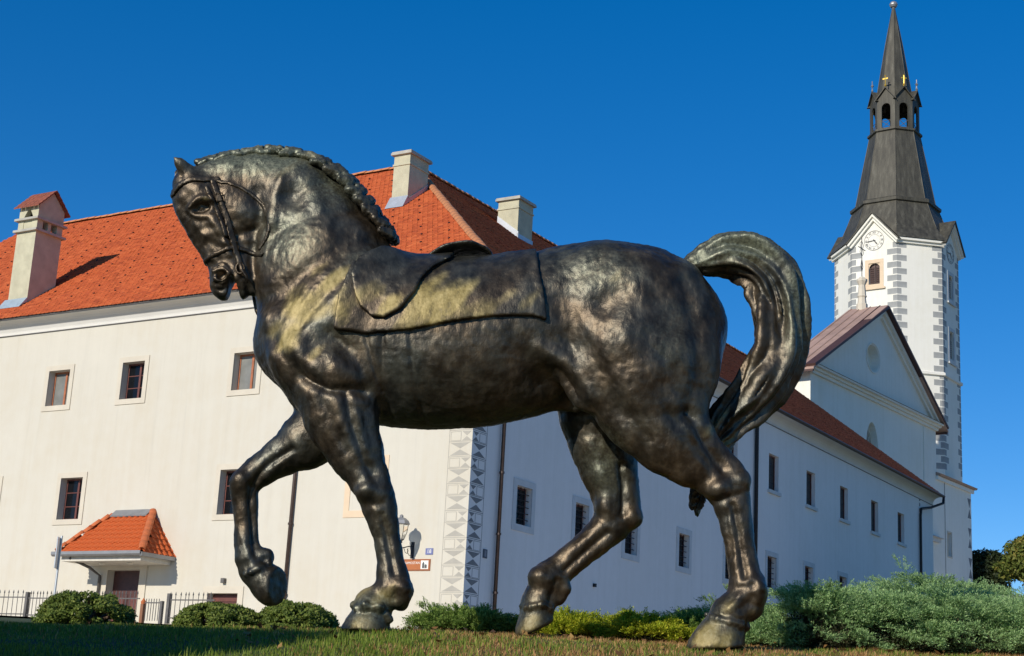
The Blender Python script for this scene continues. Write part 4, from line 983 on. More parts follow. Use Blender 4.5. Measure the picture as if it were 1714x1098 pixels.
def bush_px(px0, px1, ptop, Y, label, n, ry=.55):
    a, b, t = at(px0, 1040, Y), at(px1, 1040, Y), at((px0 + px1) / 2, ptop, Y)
    cx = (a[0] + b[0]) / 2; bush(cx, Y, (b[0] - a[0]) / 2, ry, t[2] - float(ground_z(cx, Y)), n, label)
bush_px(62, 228, 985, 12.2, 'rounded evergreen bush in front of the canopied door', 26000)
bush_px(288, 452, 1006, 12.0, 'evergreen bush under the raised front hoof, left of its twin', 24000)
bush_px(418, 574, 1003, 12.1, 'evergreen bush right of the raised front hoof, tapering to the grass', 24000)

def tree(name, x, y, h, cr, label, mat, n, size, trunk=.12, squash=1.0, zb=.35, cat='tree', seeds=26):
    z0 = float(ground_z(x, y)); r = empty(name, (x, y, z0)); tag(r, label, cat)
    m = MB(); m.tube([(0, 0, -.2), (.05, .02, h * .3), (-.03, .05, h * .6), (.02, 0, h * .9)], [trunk, trunk * .8, trunk * .5, trunk * .15], 9)
    C = []; Rd = []
    for i in range(seeds):
        u = unit(1)[0]; q = rng.uniform(.45, 1.0); c = np.array([0, 0, h * (1 + zb) / 2]) + u * np.array([cr, cr, h * (1 - zb) / 2 * squash]) * q * .82
        C.append(c); g = rng.uniform(.22, .38); Rd.append((g * cr, g * cr, g * cr * .8))
        if i % 2 == 0: m.tube([(0, 0, h * (.25 + .3 * rng.uniform())), tuple(c * np.array([.5, .5, .85])), tuple(c)], [trunk * .35, trunk * .2, trunk * .06], 6)
    m.build('trunk', BARK, r); leaf_cloud(C, Rd, n, size, mat, 'crown', r, .55, .25); return r
p = at(1756, 935, 60); tree('autumn_tree', p[0], 60, at(1720, 846, 60)[2] - float(ground_z(p[0], 60)), 2.0, 'leafy tree turning brown at the right edge, above the junipers', AUTM, 26000, .17, .18, 1.0, .25)
p = at(1648, 935, 104)
hz = float(ground_z(p[0], 104)); r = empty('hedge', (p[0], 104, hz)); tag(r, 'dark hedge between the church bay and the autumn tree', 'hedge')
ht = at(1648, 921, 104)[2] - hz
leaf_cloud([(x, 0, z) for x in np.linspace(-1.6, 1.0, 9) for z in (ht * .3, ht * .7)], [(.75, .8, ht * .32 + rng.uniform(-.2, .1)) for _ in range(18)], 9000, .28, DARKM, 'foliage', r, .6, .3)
m = MB()
for x in np.linspace(-1.4, .8, 6): m.tube([(x, 0, -.2), (x + .1, 0, ht * .6)], [.09, .03], 6)
m.build('stems', BARK, r)
# unseen hedge added left of frame, a stand-in caster for the lower left shade
def shade_hedge(h0=1.0, a0=-10.6, a1=-4.75, top=2.98):
    p = lambda t: (.8 * t + .6 * h0, -.6 * t + .8 * h0)
    mx, my = p((a0 + a1) / 2); z0 = float(ground_z(mx, my)); r = empty('stand_in_hedge', (mx, my, z0), math.atan2(-.6, .8))
    tag(r, 'added hedge outside the left edge, a stand-in that shades the lower left grass', 'hedge')
    L = a1 - a0; zt = top - .474 * h0 - z0; C = []; Rd = []
    for x in np.arange(-L / 2 + .3, L / 2 - .2, .42):
        for z in np.arange(.3, zt - .2, .42):
            C.append((x, -.35, z)); Rd.append((.33, .42, .33)); C.append((x, .35, z)); Rd.append((.33, .42, .33))
    leaf_cloud(C, Rd, 170000, .085, TREEM, 'foliage', r, .7, .1)
    m = MB()
    for x in np.linspace(-L / 2 + .4, L / 2 - .4, 9): m.tube([(x, 0, -.3), (x + .05, 0, zt * .5), (x, .05, zt * .85)], [.06, .04, .015], 6)
    m.build('stems', BARK, r)
shade_hedge()

# ------------------------------------------------------------------ iron fence, gate post and street sign pole
def fpt(s, z=0.0, off=4.5): return C0 + dL * s - dR * off + Vector((0, 0, z))
fz = lambda s: 2.26 - .006 * (s + 12)
def fence_run(s0, s1, step, label, posts, tall=.78):
    r = empty('iron_fence', fpt(s0, 0), aL); tag(r, label, 'fence', 'iron picket fence along the monastery')
    L = s1 - s0
    for zz in (.12, .58): MB().box(0, L, -.015, .015, fz(s0) + zz, fz(s0) + zz + .03).build('rail', IRON, r)
    n = int(L / step)
    pk = MB(); pk.tube([(0, 0, .02), (0, 0, tall - .07)], .010, 5); pk.lathe((0, 0, tall - .075), [(.011, 0), (.022, .025), (.002, .10)], 5); o = pk.build('picket', IRON, r)
    me = o.data
    for i in range(n):
        if i: o = bpy.data.objects.new('picket', me); COL.objects.link(o); o.parent = r
        o.location = ((i + .5) * step, 0, fz(s0)); o.rotation_euler = (random.uniform(-.03, .03), random.uniform(-.035, .035), 0)
    for sp in posts: MB().box(sp - s0 - .045, sp - s0 + .045, -.05, .05, 1.4, fz(sp) + .76).build('post', IRON, r)
    MB().box(0, L, -.12, .12, 1.5, fz(s0) - .02).build('curb', plain('mossy curb', (.30, .27, .20), .9, 0, .2), r)
fence_run(-15.5, -11.5, .19, 'iron picket fence at the left edge with a stout post', (-11.42,))
fence_run(-11.38, -7.2, .13, 'close set iron pickets passing behind the rounded bush', ())
fence_run(-6.15, -4.6, .15, 'iron picket fence right of the gate, running behind the bushes', (-6.15,))
r = empty('iron_gate', fpt(-7.05, 0), aL); tag(r, 'narrow iron gate between an orange topped post and a short dark post', 'gate')
for i in range(6):
    MB().tube([(.10 + i * .09, 0, fz(-7) + .05), (.10 + i * .09, 0, fz(-7) + .62)], .011, 5).build('picket', IRON, r)
MB().box(.05, .62, -.015, .015, fz(-7) + .50, fz(-7) + .53).build('rail', IRON, r)
MB().box(-.05, .05, -.05, .05, 1.4, fz(-7) + .48).build('post', plain('rusty post', (.22, .10, .05), .8), r)
MB().lathe((0, 0, fz(-7) + .48), [(.06, 0), (.07, .06), (.03, .12), (.01, .16)], 8).build('post_cap', plain('orange cap', (.45, .12, .03), .7), r)
MB().box(.62, .70, -.04, .04, 1.4, fz(-7) + .56).build('post', IRON, r)
r = empty('street_sign', fpt(-9.96, 0, 4.9), aL); tag(r, 'grey street sign seen edge on, on a thin pole by the canopy', 'sign')
GALV = plain('galvanised steel', (.42, .44, .45), .4, .6, .1)
MB().tube([(0, 0, 1.4), (0.02, 0, 4.5)], .032, 8).build('pole', GALV, r)
o = MB().box(-.30, .30, -.012, .012, -.42, .42).build('sign_plate', plain('sign back', (.55, .58, .60), .4, .4), r); o.location = (.02, -.06, 4.02); o.rotation_euler = (0, 0, math.radians(126))
m = MB(); m.box(-.06, .06, .013, .04, -.2, -.16); m.box(-.06, .06, .013, .04, .16, .2); m.build('clamp', GALV, o)
# ------------------------------------------------------------------ horse statue (signed distance field -> surface nets)
HY = 8.0                                       # distance of the statue's middle plane
GRID = 0.009
GX, GY, GZ = np.arange(-1.86, 1.64, GRID), np.arange(HY - 0.50, HY + 0.50, GRID), np.arange(0.30, 3.10, GRID)
GX, GY, GZ = GX.astype(np.float32), GY.astype(np.float32), GZ.astype(np.float32)
G0 = np.array([GX[0], GY[0], GZ[0]]); GN = (len(GX), len(GY), len(GZ))

def node3(n):
    """(px, py, r_px, depth offset m, depth ratio) -> x, y, z, r, ry"""
    p = at(n[0], n[1], HY + n[3]); r = n[2] * (p @ f_) / F
    return np.array([p[0], p[1], p[2], r, r * n[4]])

def resample(nodes, sub=4):
    N = np.array([node3(n) for n in nodes]); out = []
    for i in range(len(N) - 1):
        a, b, c, d = N[max(i - 1, 0)], N[i], N[i + 1], N[min(i + 2, len(N) - 1)]
        for k in range(sub):
            t = k / sub
            q = 0.5 * (2 * b + (c - a) * t + (2 * a - 5 * b + 4 * c - d) * t * t + (3 * b - a - 3 * c + d) * t ** 3)
            q[3:] = b[3:] + (c[3:] - b[3:]) * (t * t * (3 - 2 * t))
            out.append(q)
    out.append(N[-1]); return out

def sub_box(lo, hi):
    i0 = np.clip(np.floor((lo - G0) / GRID).astype(int), 0, None); i1 = np.minimum(np.ceil((hi - G0) / GRID).astype(int) + 1, GN)
    return tuple(slice(a, max(b, a)) for a, b in zip(i0, i1))

def smin(a, b, k):
    h = np.maximum(k - np.abs(a - b), 0) / k
    return np.minimum(a, b) - h * h * k * 0.25

def seg_dist(A, B, X, Y, Z):
    dx, dz = B[0] - A[0], B[2] - A[2]; L2 = dx * dx + dz * dz + 1e-9
    t = np.clip(((X - A[0]) * dx + (Z - A[2]) * dz) / L2, 0, 1)
    r = A[3] + (B[3] - A[3]) * t; ry = A[4] + (B[4] - A[4]) * t
    d2 = (X - A[0] - dx * t) ** 2 + (Z - A[2] - dz * t) ** 2; y2 = (Y - A[1] - (B[1] - A[1]) * t) ** 2
    k0 = np.sqrt(d2 / r ** 2 + y2 / ry ** 2); k1 = np.sqrt(d2 / r ** 4 + y2 / ry ** 4) + 1e-6
    return np.where(k0 < 0.25, (k0 - 1) * np.minimum(r, ry), k0 * (k0 - 1) / k1)

def tube_field(nodes, margin, sub=4):
    S = resample(nodes, sub) if len(nodes) > 1 else [node3(nodes[0]), node3(nodes[0]) + 1e-4]
    S = np.array(S); m = np.maximum(S[:, 3], S[:, 4]).max() + margin
    box = sub_box(S[:, :3].min(0) - m, S[:, :3].max(0) + m)
    out = np.full(tuple(b.stop - b.start for b in box), 9.0, np.float32)
    for A, B in zip(S[:-1], S[1:]):
        mm = max(A[3], B[3], A[4], B[4]) + margin
        bb = sub_box(np.minimum(A[:3], B[:3]) - mm, np.maximum(A[:3], B[:3]) + mm)
        loc = tuple(slice(b.start - o.start, b.stop - o.start) for b, o in zip(bb, box))
        X, Y, Z = GX[bb[0]][:, None, None], GY[bb[1]][None, :, None], GZ[bb[2]][None, None, :]
        out[loc] = np.minimum(out[loc], seg_dist(A.astype(np.float32), B.astype(np.float32), X, Y, Z))
    return box, out

def add_tube(D, nodes, k=0.05, sub=4):
    box, d = tube_field(nodes, k + 0.03, sub)
    D[box] = smin(D[box], d, k)

def cut_tube(D, nodes, k=0.02, sub=4):
    box, d = tube_field(nodes, k + 0.03, sub)
    D[box] = -smin(-D[box], d, k)

def surface_nets(D):
    S = D < 0
    c = [S[i:GN[0] - 1 + i, j:GN[1] - 1 + j, k:GN[2] - 1 + k] for i in (0, 1) for j in (0, 1) for k in (0, 1)]
    n = sum(x.astype(np.int8) for x in c); act = (n > 0) & (n < 8)
    I = np.argwhere(act); idx = np.full(act.shape, -1, np.int32); idx[act] = np.arange(len(I))
    acc = np.zeros((len(I), 3)); cnt = np.zeros(len(I))
    cs = [(i, j, k) for i in (0, 1) for j in (0, 1) for k in (0, 1)]
    val = {q: D[I[:, 0] + q[0], I[:, 1] + q[1], I[:, 2] + q[2]] for q in cs}
    for a in range(8):
        for b in range(a + 1, 8):
            qa, qb = np.array(cs[a]), np.array(cs[b])
            if np.abs(qa - qb).sum() != 1: continue
            va, vb = val[cs[a]], val[cs[b]]; m = (va < 0) != (vb < 0)
            t = va[m] / (va[m] - vb[m])
            acc[m] += qa + (qb - qa) * t[:, None]; cnt[m] += 1
    V = (I + acc / cnt[:, None]) * GRID + G0
    faces = []
    for ax in range(3):
        a, b = [(1, 2), (2, 0), (0, 1)][ax]
        sl0 = [slice(1, -1)] * 3; sl1 = [slice(1, -1)] * 3
        sl0[ax] = slice(0, GN[ax] - 1); sl1[ax] = slice(1, GN[ax])
        s0, s1 = S[tuple(sl0)], S[tuple(sl1)]
        E = np.argwhere(s0 != s1); flip = s0[tuple(E.T)]
        base = E + 1; base[:, ax] -= 1
        ea, eb = np.eye(3, dtype=int)[a], np.eye(3, dtype=int)[b]
        q = np.stack([idx[tuple((base + o).T)] for o in (-ea - eb, -eb, 0 * ea, -ea)], 1)
        q[~flip] = q[~flip][:, ::-1]
        faces.append(q)
    return V, np.concatenate(faces)

def edges_of(Q):
    E = np.concatenate([Q[:, [0, 1]], Q[:, [1, 2]], Q[:, [2, 3]], Q[:, [3, 0]]])
    return E

def smooth_mesh(V, Q, it=2, lam=0.5):
    E = edges_of(Q); n = len(V)
    deg = np.bincount(E[:, 0], minlength=n) + np.bincount(E[:, 1], minlength=n)
    for i in range(it):
        for l in (lam, -lam * 0.92):
            A = np.stack([np.bincount(E[:, 0], V[E[:, 1], c], n) + np.bincount(E[:, 1], V[E[:, 0], c], n) for c in range(3)], 1) / np.maximum(deg, 1)[:, None]
            V = V + (A - V) * l
    return V

def normals_of(V, Q):
    fn = np.cross(V[Q[:, 2]] - V[Q[:, 0]], V[Q[:, 3]] - V[Q[:, 1]])
    n = np.stack([sum(np.bincount(Q[:, k], fn[:, c], len(V)) for k in range(4)) for c in range(3)], 1)
    return n / (np.linalg.norm(n, axis=1, keepdims=True) + 1e-12)

def poly_dist(u, v, P, closed=False):
    P = np.array(P, float); d = np.full(u.shape, 1e9)
    Q = np.roll(P, -1, 0) if closed else P[1:]
    for a, b in zip(P if closed else P[:-1], Q):
        e = b - a; t = np.clip(((u - a[0]) * e[0] + (v - a[1]) * e[1]) / (e @ e + 1e-9), 0, 1)
        d = np.minimum(d, np.hypot(u - a[0] - e[0] * t, v - a[1] - e[1] * t))
    return d

def in_poly(u, v, P):
    P = np.array(P, float); ins = np.zeros(u.shape, bool); j = len(P) - 1
    for i in range(len(P)):
        c = ((P[i, 1] > v) != (P[j, 1] > v)) & (u < (P[j, 0] - P[i, 0]) * (v - P[i, 1]) / (P[j, 1] - P[i, 1] + 1e-9) + P[i, 0])
        ins ^= c; j = i
    return ins

def spline2(P, sub=6):
    P = np.array(P, float); out = []
    for i in range(len(P) - 1):
        a, b, c, d = P[max(i - 1, 0)], P[i], P[i + 1], P[min(i + 2, len(P) - 1)]
        for k in range(sub):
            t = k / sub
            out.append(0.5 * (2 * b + (c - a) * t + (2 * a - 5 * b + 4 * c - d) * t * t + (3 * b - a - 3 * c + d) * t ** 3))
    out.append(P[-1]); return np.array(out)

BIG = np.float32(9.0)
D = np.full(GN, BIG, np.float32)
# trunk: chest, barrel, loin, croup
add_tube(D, [(490, 570, 50, 0, 1.0), (512, 572, 86, 0, .86), (560, 570, 112, 0, .82), (625, 577, 132, 0, .80), (700, 580, 139, 0, .84), (780, 577, 140, 0, .86),
             (860, 566, 136, 0, .85), (930, 541, 126, 0, .86), (1000, 524, 122, 0, .92), (1065, 528, 119, 0, .96), (1110, 545, 103, 0, 1.0), (1142, 560, 62, 0, 1.25)], 0.01)
# neck
NECK = [(345, 303, 26, -.02, .9), (362, 300, 34, -.015, .8), (400, 301, 44, -.01, .70), (452, 312, 56, 0, .66), (500, 347, 78, 0, .60), (526, 412, 101, 0, .60), (548, 470, 122, 0, .66), (580, 530, 112, 0, .84)]
add_tube(D, NECK, 0.09)
# breast muscles
for w in (-.13, .13): add_tube(D, [(472, 540, 34, w, 1.1), (494, 600, 44, w, 1.0), (516, 650, 38, w, 1.0)], 0.06)
# shoulder blade and upper arm, near and far
for w in (-.20, .20):
    add_tube(D, [(620, 470, 46, w * .85, .55), (560, 530, 66, w * 1.05, .55), (506, 590, 48, w * 1.05, .8)], 0.07)
    add_tube(D, [(500, 592, 42, w, .8), (560, 640, 62, w * 1.02, .75)], 0.05)
    add_tube(D, [(612, 560, 50, w * 1.1, .55), (590, 620, 58, w * 1.08, .62)], 0.05)
# haunches
for w in (-.22, .22):
    add_tube(D, [(1010, 470, 62, w * .9, .75), (1060, 530, 100, w * .98, .62), (1110, 600, 92, w, .66)], 0.07)
for w in (-.13, .13): add_tube(D, [(1138, 478, 36, w, 1.3), (1164, 560, 38, w, 1.3), (1160, 640, 38, w * 1.1, 1.3)], 0.07)
# near front leg, standing
add_tube(D, [(556, 640, 60, -.19, .80), (568, 690, 63, -.19, .80), (590, 745, 49, -.19, .86), (612, 790, 36, -.19, .9), (626, 820, 31, -.19, .95), (634, 845, 29.5, -.19, .95),
             (641, 872, 26, -.19, .95), (648, 900, 22.5, -.19, .9), (653, 935, 23, -.19, .9), (657, 965, 27, -.19, .95), (661, 984, 29, -.19, .95)], 0.055)
add_tube(D, [(660, 985, 27, -.19, .95), (640, 1001, 26, -.19, 1.0), (622, 1013, 29, -.19, 1.05)], 0.02)
add_tube(D, [(674, 990, 17, -.19, 1.1), (672, 1010, 13, -.19, 1.1)], 0.02)
# far front leg, raised
add_tube(D, [(560, 700, 62, .18, .8), (520, 733, 50, .18, .85), (482, 757, 36, .18, .9), (448, 779, 28.5, .18, .95), (420, 799, 26, .18, 1.0), (410, 818, 24, .18, 1.0),
             (411, 845, 21.5, .18, .95), (412, 880, 19.5, .18, .92), (413, 912, 20.5, .18, .95), (420, 934, 24, .18, 1.0)], 0.05)
add_tube(D, [(420, 934, 24, .18, 1.0), (428, 955, 26, .18, 1.0)], 0.02)
add_tube(D, [(440, 932, 14, .18, 1.1), (447, 936, 10, .18, 1.1)], 0.02)
# near hind leg
add_tube(D, [(1060, 600, 112, -.22, .62), (1085, 660, 98, -.22, .62), (1115, 715, 74, -.22, .66), (1146, 756, 54, -.21, .72), (1184, 787, 38, -.20, .72), (1212, 812, 37, -.20, .68),
             (1224, 838, 33, -.20, .75), (1231, 870, 28, -.20, .82), (1238, 910, 25, -.20, .86), (1245, 950, 26, -.20, .92), (1252, 984, 31, -.20, .98)], 0.06)
add_tube(D, [(1150, 700, 30, -.21, .8), (1190, 750, 21, -.20, .8), (1226, 786, 19, -.20, .8), (1237, 800, 16, -.20, .9)], 0.03)
add_tube(D, [(1252, 984, 30, -.20, 1.0), (1240, 1008, 28, -.20, 1.05), (1222, 1026, 31, -.20, 1.1)], 0.02)
add_tube(D, [(1266, 995, 18, -.20, 1.1), (1264, 1018, 14, -.20, 1.1), (1256, 1030, 10, -.2, 1.1)], 0.02)
# far hind leg
add_tube(D, [(1000, 620, 84, .22, .8), (1002, 680, 70, .22, .78), (1006, 730, 58, .22, .78), (1014, 775, 48, .22, .8), (1025, 815, 40, .22, .76), (1030, 845, 37, .22, .72),
             (1028, 870, 34, .22, .76), (1003, 898, 28.5, .22, .86), (972, 924, 26, .22, .86), (942, 949, 26, .22, .9), (919, 970, 31, .22, .98)], 0.055)
add_tube(D, [(1046, 770, 20, .22, .8), (1052, 820, 17, .22, .85), (1056, 866, 18.5, .22, .9)], 0.03)
add_tube(D, [(918, 972, 29, .22, 1.0), (908, 995, 29, .22, 1.0), (900, 1012, 29, .22, 1.05)], 0.02)
add_tube(D, [(938, 985, 14, .22, 1.1), (935, 1003, 9, .22, 1.1)], 0.02)
# flank folds and sheath
for w in (-.20, .20): add_tube(D, [(902, 584, 16, w * 1.35, .9), (942, 604, 24, w * 1.3, .9), (985, 655, 34, w * 1.2, .8)], 0.05)
add_tube(D, [(890, 655, 26, 0, 1.0), (938, 664, 22, 0, 1.0), (963, 676, 15, 0, 1.0)], 0.04)
# head, turned a little towards the viewer
HW = -.03
add_tube(D, [(322, 312, 33, HW, .95), (338, 340, 47, HW, .78), (356, 375, 45, HW, .70), (374, 412, 40, HW, .66), (389, 445, 36, HW, .72), (394, 462, 33, HW, .80)], 0.03)
add_tube(D, [(388, 336, 38, HW, .85), (406, 360, 41, HW, .80), (408, 385, 30, HW, .72)], 0.03)
add_tube(D, [(408, 385, 30, HW, .66), (409, 425, 25, HW, .60), (413, 455, 19, HW, .7), (415, 470, 14, HW, .8)], 0.03)
add_tube(D, [(372, 455, 21, HW, 1.15), (369, 478, 17, HW, 1.4), (374, 491, 12, HW, 1.6)], 0.02)      # nose and upper lip
add_tube(D, [(416, 468, 15, HW, 1.2), (410, 486, 9, HW, 1.7), (406, 496, 5, HW, 2.0)], 0.015)        # lower lip
add_tube(D, [(424, 474, 9, HW, 1.5), (422, 488, 7, HW, 1.6)], 0.01)
for s in (-1, 1):
    add_tube(D, [(360, 367, 8, HW + s * .10, .7), (377, 400, 7, HW + s * .085, .7), (384, 425, 6, HW + s * .075, .7)], 0.02)       # cheek ridge
    add_tube(D, [(360, 452, 8, HW + s * .075, 1.0), (372, 446, 8, HW + s * .085, 1.0), (381, 457, 7, HW + s * .085, 1.0), (372, 470, 6, HW + s * .080, 1.0), (361, 466, 6, HW + s * .075, 1.0)], 0.008)
    cut_tube(D, [(368, 461, 6.5, HW + s * .11, 2.4), (373, 457, 6.5, HW + s * .11, 2.4)], 0.006)                                  # nostril
cut_tube(D, [(392, 470, 4, HW, 9.0), (392, 484, 7.5, HW, 8.0), (392, 505, 13, HW, 6.0)], 0.008)                                   # open mouth
# ears
for s, (tx, ty, bx, by) in ((-1, (292, 263, 314, 294)), (1, (281, 307, 300, 302))):
    w = HW + s * (.055 if s < 0 else .06)
    add_tube(D, [(bx + 6, by + 2, 14, w * .9, .9), (bx, by - 4, 14.5, w, .75), ((tx + bx) / 2 + 1, (ty + by) / 2 - 1, 11.5, w * 1.25, .7), (tx, ty, 2.5, w * 1.5, .8)], 0.012)
cut_tube(D, [(303, 293, 4.5, HW - .095, 1.0), (300, 281, 5.5, HW - .115, 1.0), (295, 270, 2.2, HW - .115, 1.0)], 0.004)
# hooves: tapered horn, flat sole
def hoof(D, w, top, bot, rt, rb, sole, ratio=1.08, turn=0.0):
    box, d = tube_field([(top[0], top[1], rt, w, ratio), (bot[0], bot[1], rb, w, ratio)], 0.05, 6)
    a, b = node3((sole[0], sole[1], 1, w, 1)), node3((sole[2], sole[3], 1, w, 1))   # everything below the line a-b is cut off
    n = np.array([-(b[2] - a[2]), b[0] - a[0]]); n /= np.linalg.norm(n)
    X, Z = GX[box[0]][:, None, None], GZ[box[2]][None, None, :]
    cut = -((X - a[0]) * n[0] + (Z - a[2]) * n[1] + turn * (GY[box[1]][None, :, None] - a[1]))
    d = -smin(-d, -cut.astype(np.float32), 0.004)
    D[box] = smin(D[box], d, 0.012)
hoof(D, -.19, (628, 1019), (609, 1064), 28, 41, (560, 1056, 680, 1058))
hoof(D, .18, (424, 954), (456, 981), 23, 33, (461, 1026, 474, 936), .95, .45)
hoof(D, -.20, (1217, 1040), (1196, 1092), 32, 47, (1150, 1088, 1260, 1084), .95)
hoof(D, .22, (899, 1020), (893, 1058), 27, 31, (860, 1072, 940, 1034))
# coronet beads
def surf_at(D, x, y):                          # depth of the near surface at a pixel
    for w in np.arange(-.45, .3, .004):
        p = at(x, y, HY + w); i = np.round((p - G0) / GRID).astype(int)
        if D[i[0], i[1], i[2]] < 0: return float(w)
    return 0.0
def beads(D, pts, r=5.5):
    S = [(x, y, r * (.8 + .4 * ((k * 7) % 5) / 4), surf_at(D, x, y), 1.0) for k, (x, y) in enumerate(pts)]
    for n in S: add_tube(D, [n], 0.008)
beads(D, [(1183, 1029), (1192, 1034), (1201, 1037), (1211, 1039), (1221, 1041), (1231, 1043), (1240, 1046), (1248, 1049)], 6.5)
beads(D, [(872, 1015), (880, 1017), (888, 1016), (897, 1013), (906, 1012), (914, 1013), (922, 1018)], 5.5)
beads(D, [(592, 1013), (600, 1018), (611, 1016), (622, 1019), (634, 1017), (646, 1028), (650, 1036)], 9)
beads(D, [(412, 962), (421, 957), (431, 952), (441, 948), (450, 944)], 6)
# deep eye sockets under a heavy brow, the same on both sides of the head
E0 = [(n, surf_at(D, n[0], n[1])) for n in ((329, 351, 6.5), (337, 348, 8), (346, 346, 7), (316, 346, 4), (325, 336, 5), (338, 331, 5.5), (354, 334, 4.5), (337, 349, 6.0), (318, 358, 3.5), (334, 365, 4), (352, 361, 3.5))]
for fw in (lambda w: w, lambda w: 2 * HW - w):
    sg_ = 1 if fw(0) == 0 else -1
    e = [(n[0], n[1], n[2], fw(w + .002), 1.0) for n, w in E0]
    add_tube(D, [q[:3] + (fw(E0[3 + i][1] - .006),) + (1.0,) for i, q in enumerate(e[3:7])], 0.014)
    cut_tube(D, e[0:3], 0.008)
    add_tube(D, [(337, 348.5, 6.5, fw(E0[1][1] + .030), 1.0)], 0.003)
    add_tube(D, [q[:3] + (fw(E0[8 + i][1] + .002),) + (1.0,) for i, q in enumerate(e[8:11])], 0.012)
# ergots, chestnuts and bony points
for x, y, r in ((672, 985, 15), (676, 1000, 11), (665, 1006, 10), (1264, 998, 15), (1256, 1020, 12), (1270, 985, 12), (945, 985, 11), (938, 1000, 9), (446, 930, 12), (1240, 803, 17), (1058, 866, 17), (1205, 818, 20), (1014, 850, 19), (403, 806, 18), (614, 822, 19), (634, 828, 15), (902, 966, 18)):
    w = surf_at(D, x, y); add_tube(D, [(x, y, r, w + r * .0031 * .62, 1.0)], 0.022)
def bronze():
    t = NT('weathered bronze'); v = t.coord()
    n1 = t.noise(v, 3.0, 6, .6); n2 = t.noise(t.coord('Object', (1, 1, .55)), 15, 6, .6); n3 = t.noise(v, 70, 4, .6)
    base = t.ramp(n2, [(.25, (.028, .021, .014)), (.5, (.072, .054, .035)), (.75, (.165, .124, .078))])
    base = t.mix(t.ramp(n1, [(.42, (0, 0, 0)), (.62, (1, 1, 1))]), base, t.ramp(n2, [(.3, (.034, .035, .030)), (.7, (.115, .112, .088))]))
    pat = t.ramp(t.math('ADD', n2, t.math('MULTIPLY', n3, .35)), [(.42, (.085, .066, .022)), (.64, (.25, .190, .058)), (.84, (.42, .33, .135))])
    pm = t.attr('patina')
    m = t.math('MULTIPLY', pm, t.math('ADD', t.math('MULTIPLY', n1, .9), t.math('MULTIPLY', n2, .9)), True)
    m = t.ramp(m, [(.28, (0, 0, 0)), (.70, (1, 1, 1))])
    gm = t.attr('verdigris')
    col = t.mix(m, base, pat)
    g2 = t.ramp(t.math('MULTIPLY', gm, t.math('ADD', n2, n3)), [(.2, (0, 0, 0)), (.75, (1, 1, 1))])
    col = t.mix(g2, col, t.ramp(n3, [(.3, (.045, .050, .034)), (.7, (.17, .18, .12))]))
    metal = t.math('SUBTRACT', .74, t.math('MULTIPLY', m, .5), True)
    metal = t.math('SUBTRACT', metal, t.math('MULTIPLY', g2, .35), True)
    rough = t.math('ADD', .27, t.math('ADD', t.math('MULTIPLY', n2, .30), t.math('MULTIPLY', m, .14)), True)
    nb = t.bump(t.noise(v, 120, 4, .65), .30, .003); nb = t.bump(t.noise(t.coord('Object', (1, 1, .6)), 42, 5, .6, .4), .42, .007, nb)
    return t.done(col, rough, metal, nb, .5)
BRONZE = bronze()

horse = empty('horse_statue', tuple(at(820, 1060, HY) * np.array([1, 1, 1])))
tag(horse, 'dark bronze statue of a saddled horse walking on the grass mound with one foreleg raised', 'statue')
HB = np.array(horse.location)

def blobs(u, v, L):
    out = np.zeros(u.shape)
    for x, y, rx, ry, a in L: out = np.maximum(out, a * np.exp(-(((u - x) / rx) ** 2 + ((v - y) / ry) ** 2)))
    return out

def strokes(V, Q, L, mask):
    N = normals_of(V, Q); u, v = to_px(V); d = np.zeros(len(V))
    for pts, sg, amp in L:
        P = spline2(pts) if len(pts) > 2 else np.array(pts, float)
        lo, hi = P.min(0) - 3.5 * sg, P.max(0) + 3.5 * sg
        m = np.where(mask & (u > lo[0]) & (u < hi[0]) & (v > lo[1]) & (v < hi[1]))[0]
        if not len(m): continue
        q = poly_dist(u[m], v[m], P) if len(P) > 1 else np.hypot(u[m] - P[0, 0], v[m] - P[0, 1])
        d[m] += amp * .0017 * np.exp(-q * q / (2 * sg * sg)) * np.clip(-N[m, 1] * 1.6, 0, 1)
    return V + N * d[:, None]

def finish(name, D, sm=2, hammer=1.0, near=(), far=(), fn=None, patina=(), verd=(), parent=horse, label=None):
    V, Q = surface_nets(D)
    V = smooth_mesh(V, Q, sm)
    N = normals_of(V, Q)
    if near: V = strokes(V, Q, near, (V[:, 1] < HY) & (N[:, 1] < .1))
    if far: V = strokes(V, Q, far, (V[:, 1] > HY + .05) & (N[:, 1] < .1))
    N = normals_of(V, Q)
    if fn is not None: V = V + N * fn(V, N)[:, None]
    if hammer: V = V + N * (hammer * (.0026 * vnoise(V, 9, 1) + .0022 * vnoise(V, 23, 2) + .0014 * vnoise(V, 52, 3) + .0030 * (.45 - np.abs(vnoise(V * np.array([1, 1, .7]), 21, 4))) + .0022 * (.45 - np.abs(vnoise(V, 38, 5)))))[:, None]
    u, v = to_px(V)
    W = V[:, 0] * .75 + V[:, 2] * .66
    st = np.clip(.62 + .75 * vnoise(np.stack([V[:, 0] * 14 - V[:, 2] * 12, V[:, 1] * 4, W * 2.5], 1), 1, 31) + .35 * vnoise(V, 9, 32), .1, 1.25)
    o = mesh_np(name, V - HB, Q, BRONZE, parent, True, attrs={'patina': blobs(u, v, patina) * st, 'verdigris': blobs(u, v, verd)})
    if label: o['label'] = label
    return o

